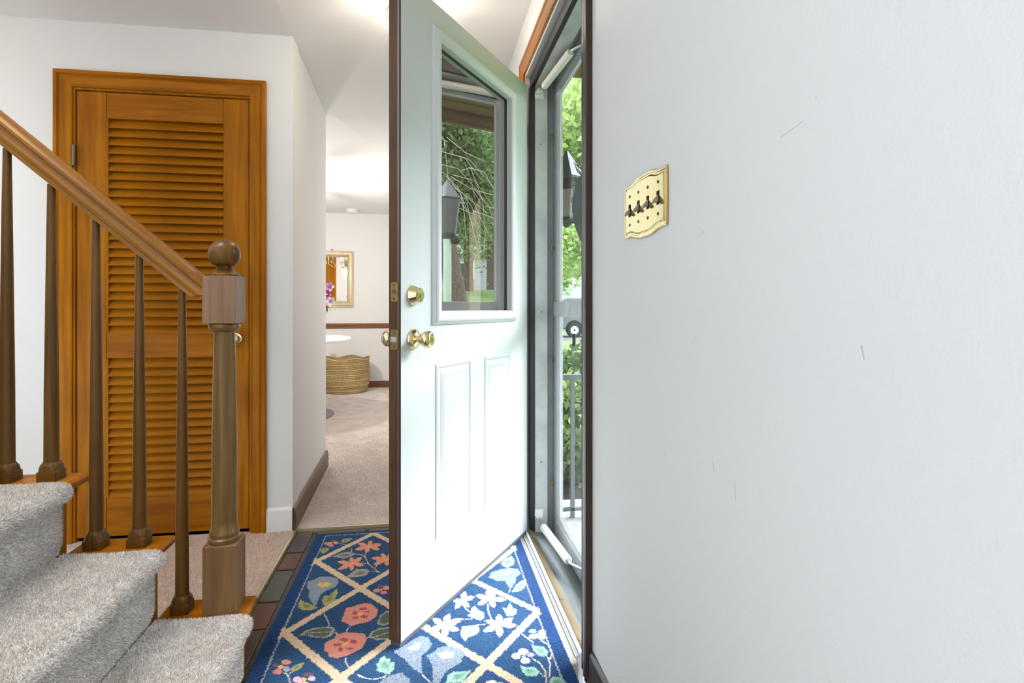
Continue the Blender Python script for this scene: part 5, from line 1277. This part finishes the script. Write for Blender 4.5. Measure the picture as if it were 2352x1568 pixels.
# terrain
def ground_z(x, y):
    f = min(1, max(0, (x/max(y, 1.0) - .45)/.6)); f = f*f*(3-2*f)
    return -.42 - .006*max(0, y-4) + f*(1.75*(1-math.exp(-max(0, x-2.5)/7)) + .035*max(0, x-2))
gv, gf = [], []
gx_ = [WXO+.02, 1, 1.5, 2, 2.6, 3.3, 4.2, 5.2, 6.5, 8, 10, 12.5, 16, 21, 28, 38, 52, 75, 110]
gy_ = [-40, -25, -12, -6, -3, -1.4, 0, 1, 2, 3, 4, 5, 6, 7.5, 9, 11, 13.5, 17, 21, 27, 34, 44, 60, 90]
for x in gx_:
    for y in gy_:
        gv.append((x, y, ground_z(x, y) - (.0 if x > 1.9 or y > 3.6 else .1)))
for i in range(len(gx_)-1):
    for j in range(len(gy_)-1):
        a = i*len(gy_)+j
        gf.append((a, a+len(gy_), a+len(gy_)+1, a+1))
g = MB().add(gv, gf).build('lawn', plain('grass', (.10, .17, .035), 1.0, noise=.45, nscale=3, bump=.5, bscale=30), smooth=True)
tag(g, 'green front lawn rising towards the neighbouring house', 'lawn', kind='structure')
mu = MB().box(WXO+.03, 3.2, 3.52, 5.6, -.6, -.38).build('garden_bed', plain('dark_mulch', (.085, .075, .065), 1, noise=.5, nscale=25, bump=1, bscale=60))
tag(mu, 'dark mulch bed beyond the porch railing', kind='structure')
tag(MB().box(2.2, 6.2, 12.4, 14.2, -.7, -.425).build('walkway', plain('walk_grey', (.14, .14, .135), .9)), 'pale concrete walkway across the lawn', kind='structure')
tag(MB().box(1, 60, 26.0, 33.5, -.9, -.535).build('road', plain('asphalt', (.09, .09, .095), .9)), 'grey street beyond the lawn', kind='structure')

# plants
LEAF = attr_mat('leaf_green', rough=.6, spec=.25, translucent=.35)
BARK = plain('bark', (.14, .10, .075), .95, noise=.4, nscale=20, bump=1, bscale=40)
def leaf_mesh(name, centers, size, c0, c1, parent, seed, flat=1.0):
    rg = np.random.default_rng(seed)
    n = len(centers)
    d = rg.normal(0, 1, (n, 3)); d[:, 2] *= flat; d /= np.linalg.norm(d, axis=1)[:, None]
    s = np.cross(d, rg.normal(0, 1, (n, 3))); s /= np.linalg.norm(s, axis=1)[:, None] + 1e-9
    L_ = (size*rg.uniform(.6, 1.3, n))[:, None]
    v = np.stack([centers - d*L_*.5, centers + s*L_*.28, centers + d*L_*.5, centers - s*L_*.28], 1)
    me = bpy.data.meshes.new(name)
    me.vertices.add(n*4); me.loops.add(n*4); me.polygons.add(n)
    me.vertices.foreach_set('co', v.reshape(-1).astype(np.float32))
    me.loops.foreach_set('vertex_index', np.arange(n*4, dtype=np.int32))
    me.polygons.foreach_set('loop_start', np.arange(0, n*4, 4, dtype=np.int32))
    me.polygons.foreach_set('loop_total', np.full(n, 4, dtype=np.int32))
    me.update()
    k = rg.uniform(0, 1, (n, 1)) ** 1.2
    c = np.ones((n, 4, 4)); c[:, :, :3] = (np.array(c0)*(1-k) + np.array(c1)*k)[:, None, :]
    at = me.color_attributes.new('Col', 'FLOAT_COLOR', 'POINT')
    at.data.foreach_set('color', c.reshape(-1).astype(np.float32))
    return finish(name, me, LEAF, parent, kind='stuff')
def blobs(rg, c, rad, n, clumps):
    cc = rg.normal(0, 1, (clumps, 3)); cc /= np.linalg.norm(cc, axis=1)[:, None]; cc *= rg.uniform(.35, 1, (clumps, 1))
    k = rg.integers(0, clumps, n)
    p = cc[k] + rg.normal(0, .16, (n, 3))
    return p*np.array(rad) + np.array(c)
def tree(label, x, y, trunk_h, rad, crown, c0, c1, n, size, seed, tr=.16, lean=(0, 0), name='garden_tree', cat='tree', clumps=40):
    rg = np.random.default_rng(seed)
    z0 = ground_z(x, y) - .05
    t = thing(name, (x, y, z0), label, cat)
    top = (x + lean[0], y + lean[1], z0 + trunk_h)
    MB().tube([(x, y, z0), (x+lean[0]*.3, y+lean[1]*.3, z0+trunk_h*.35), (x+lean[0]*.7, y+lean[1]*.7, z0+trunk_h*.7), top], [tr*1.25, tr, tr*.8, tr*.5], 12).build('trunk', BARK, t, smooth=True)
    cz = z0 + crown
    leaf_mesh('foliage', blobs(rg, (top[0], top[1], cz), rad, n, clumps), size, c0, c1, t, seed+1)
    return t
def bush(label, x, y, r, h, c0, c1, n, size, seed, group='bushes by the porch'):
    rg = np.random.default_rng(seed)
    z0 = ground_z(x, y)
    t = thing('bush', (x, y, z0), label, 'bush')
    b = MB()
    for i in range(9):
        a = rg.uniform(0, 2*PI)
        b.tube([(x, y, z0-.02), (x+r*.4*math.cos(a), y+r*.4*math.sin(a), z0+h*.5), (x+r*.8*math.cos(a), y+r*.8*math.sin(a), z0+h*.85)], [.012, .008, .004], 5)
    b.build('stems', BARK, t)
    P = blobs(rg, (x, y, z0+h*.56), (r, r, h*.46), n, 26)
    leaf_mesh('foliage', P, size, c0, c1, t, seed+3)
    return t
DK, MD, LT, YG = (.08, .13, .05), (.17, .26, .09), (.31, .43, .16), (.46, .56, .17)
# seen straight through the storm door
bush('leafy green bush right behind the porch railing', 1.22, 4.35, .62, .95, MD, LT, 5200, .075, 101)
bush('dense dark bush beyond the porch corner', 1.75, 5.9, .8, 1.2, DK, MD, 4500, .08, 102)
tree('bright maple with yellow green leaves near the street', 5.2, 15.5, 3.4, (2.1, 2.1, 1.75), 3.55, LT, YG, 15000, .16, 110, .12)
tree('tall maple overhanging the lawn seen through the storm door', 3.35, 8.6, 4.6, (1.7, 1.7, 1.5), 4.3, LT, YG, 12000, .15, 115, .10)
tree('shady tree across the street', 5.5, 37.5, 5, (4, 2.5, 4.0), 5.5, MD, LT, 14000, .5, 120, .3)
# reflected in the door glass
tree('big old pine with a leaning trunk in the front yard', 9.3, 6.35, 4.1, (2.0, 1.9, 1.2), 3.3, DK, MD, 20000, .15, 130, .20, lean=(.3, -.7))
tree('tall airy pine behind the leaning trunk', 19.5, 11.6, 6.5, (3.0, 2.8, 3.4), 5.0, MD, LT, 22000, .2, 140, .18)
tree('pale green tree left in the glass reflection', 14.5, 7.4, 5.0, (2.2, 1.7, 2.6), 3.9, MD, LT, 16000, .18, 150, .15)
tree('broad dark tree beside the neighbouring house', 27.5, 17.0, 8.0, (4.0, 4.0, 4.0), 6.6, DK, LT, 18000, .24, 160, .2)
tree('far row tree above the neighbouring roof', 58, 27, 9, (8, 8, 7), 10, MD, LT, 18000, .6, 170, .3)
tree('far row tree left of the neighbouring house', 44, 11, 9, (6, 6, 6), 9, DK, LT, 16000, .55, 171, .3)
tree('far row tree right of the neighbouring house', 37, 35, 9, (6, 6, 6), 9, DK, MD, 16000, .55, 172, .3)
bush('yellow flowering shrub low in the yard', 7.4, 3.7, .7, 1.0, (.25, .24, .05), (.5, .42, .1), 3500, .08, 181)
# bare drooping twigs of the pine
tg = MB()
rg = np.random.default_rng(5)
for i in range(44):
    x0, y0, z0 = 6.6 + rg.uniform(-.9, .9), 4.9 + rg.uniform(-.6, .6), 3.1 + rg.uniform(-.5, .5)
    dx, dy = rg.uniform(-.8, .2), rg.uniform(-.1, .9)
    tg.tube([(x0, y0, z0), (x0+dx*.5, y0+dy*.5, z0-rg.uniform(.0, .3)), (x0+dx, y0+dy, z0-rg.uniform(.4, 1.0))], [.006, .004, .002], 4)
tgo = tg.build('drooping_twigs', plain('grey_twig', (.42, .36, .30), .9), kind='stuff')
tag(tgo, 'bare pale twigs drooping from the pine in the yard', 'twigs')

# neighbouring house on the rise
def house(label, x, y, w_, d_, h_, rot, wallc, roofc, zb=None, rise=2.0):
    z0 = ground_z(x, y) - .3 if zb is None else zb
    t = thing('house', (x, y, z0), label, 'house', rot=rot)
    SD = plain('siding_%d' % int(x), wallc, .8)
    b = MB()
    k = 0
    z = 0
    while z < h_:
        b.prism([(-d_/2-.02, z), (-d_/2, z+.17), (-d_/2+.02, z+.17), (-d_/2+.02, z)], lambda p, q: (-w_/2, p, q), lambda p, q: (w_/2, p, q))
        z += .17
    b.box(-w_/2, w_/2, -d_/2+.01, d_/2, 0, h_)
    b.build('siding', SD, t, world=False)
    MB().prism([(-d_/2-.4, h_-.05), (0, h_+rise), (d_/2+.4, h_-.05), (d_/2+.4, h_+.1), (0, h_+rise+.2), (-d_/2-.4, h_+.1)], lambda p, q: (-w_/2-.4, p, q), lambda p, q: (w_/2+.4, p, q)).build('roof', plain('shingles_%d' % int(x), roofc, .9, noise=.2, nscale=6), t, world=False)
    MB().prism([(-d_/2, h_-.01), (0, h_+rise-.05), (d_/2, h_-.01)], lambda p, q: (-w_/2+.01, p, q), lambda p, q: (w_/2-.01, p, q)).build('gable', SD, t, world=False)
    for s in (-1, 1):
        MB().box(s*w_/2-.08, s*w_/2+.08, -d_/2-.06, -d_/2+.1, 0, h_).build('corner_board', M['white'], t, world=False)
    for wx in (-w_*.28, 0, w_*.28):
        f_ = MB().box(wx-.75, wx+.75, -d_/2-.07, -d_/2, 1.0, 2.35).build('window_frame', M['white'], t, world=False)
        for s in (-1, 1):
            MB().box(wx+s*.36-.29, wx+s*.36+.29, -d_/2-.09, -d_/2-.06, 1.1, 2.25).build('pane', plain('house_pane', (.06, .07, .08), .1), f_, world=False)
    return t
house('grey sided neighbouring house reflected in the door glass', 42, 22.5, 13, 8, 2.9, math.radians(-62), (.42, .43, .45), (.16, .15, .15))
house('white house across the street with a low gable', 12.6, 46, 8, 11, 4.2, math.radians(78), (.72, .73, .74), (.30, .30, .31), rise=2.6, zb=-.9)

# parked van
vn = thing('van', (9.35, 29.5, -.535), 'white van parked on the street beyond the lawn', 'van')
VW = plain('van_white', (.17, .175, .185), .35)
side = [(-2.6, .45), (-2.6, 1.15), (-2.45, 1.95), (-1.9, 2.10), (1.1, 2.10), (1.75, 1.30), (2.5, 1.12), (2.6, .45)]
MB().prism(side, lambda a, b: (9.35+a, 28.6, -.535+b), lambda a, b: (9.35+a, 30.4, -.535+b)).build('body', VW, vn, bevel=.06)
MB().prism([(-2.3, 1.2), (-2.2, 1.85), (.95, 1.85), (1.45, 1.25)], lambda a, b: (9.35+a, 28.585, -.535+b), lambda a, b: (9.35+a, 28.60, -.535+b)).build('side_windows', plain('van_glass', (.03, .035, .04), .1), vn)
for x in (-1.55, 1.55):
    w0 = MB().lathe([(.36, -.11), (.38, -.08), (.38, .08), (.36, .11)], (9.35+x, 28.66, -.535+.38), 'y', 28).build('tyre', M['black'], vn, smooth=True)
    MB().lathe([(.22, -.125), (.20, -.115), (.10, -.105), (.05, -.125), (.002, -.125)], (9.35+x, 28.66, -.535+.38), 'y', 20).build('wheel_hub', M['alu_light'], w0, smooth=True, world=False)
    MB().lathe([(.46, -.012), (.46, .02)], (9.35+x, 28.61, -.535+.44), 'y', 28).build('wheel_arch', M['dark'], vn)
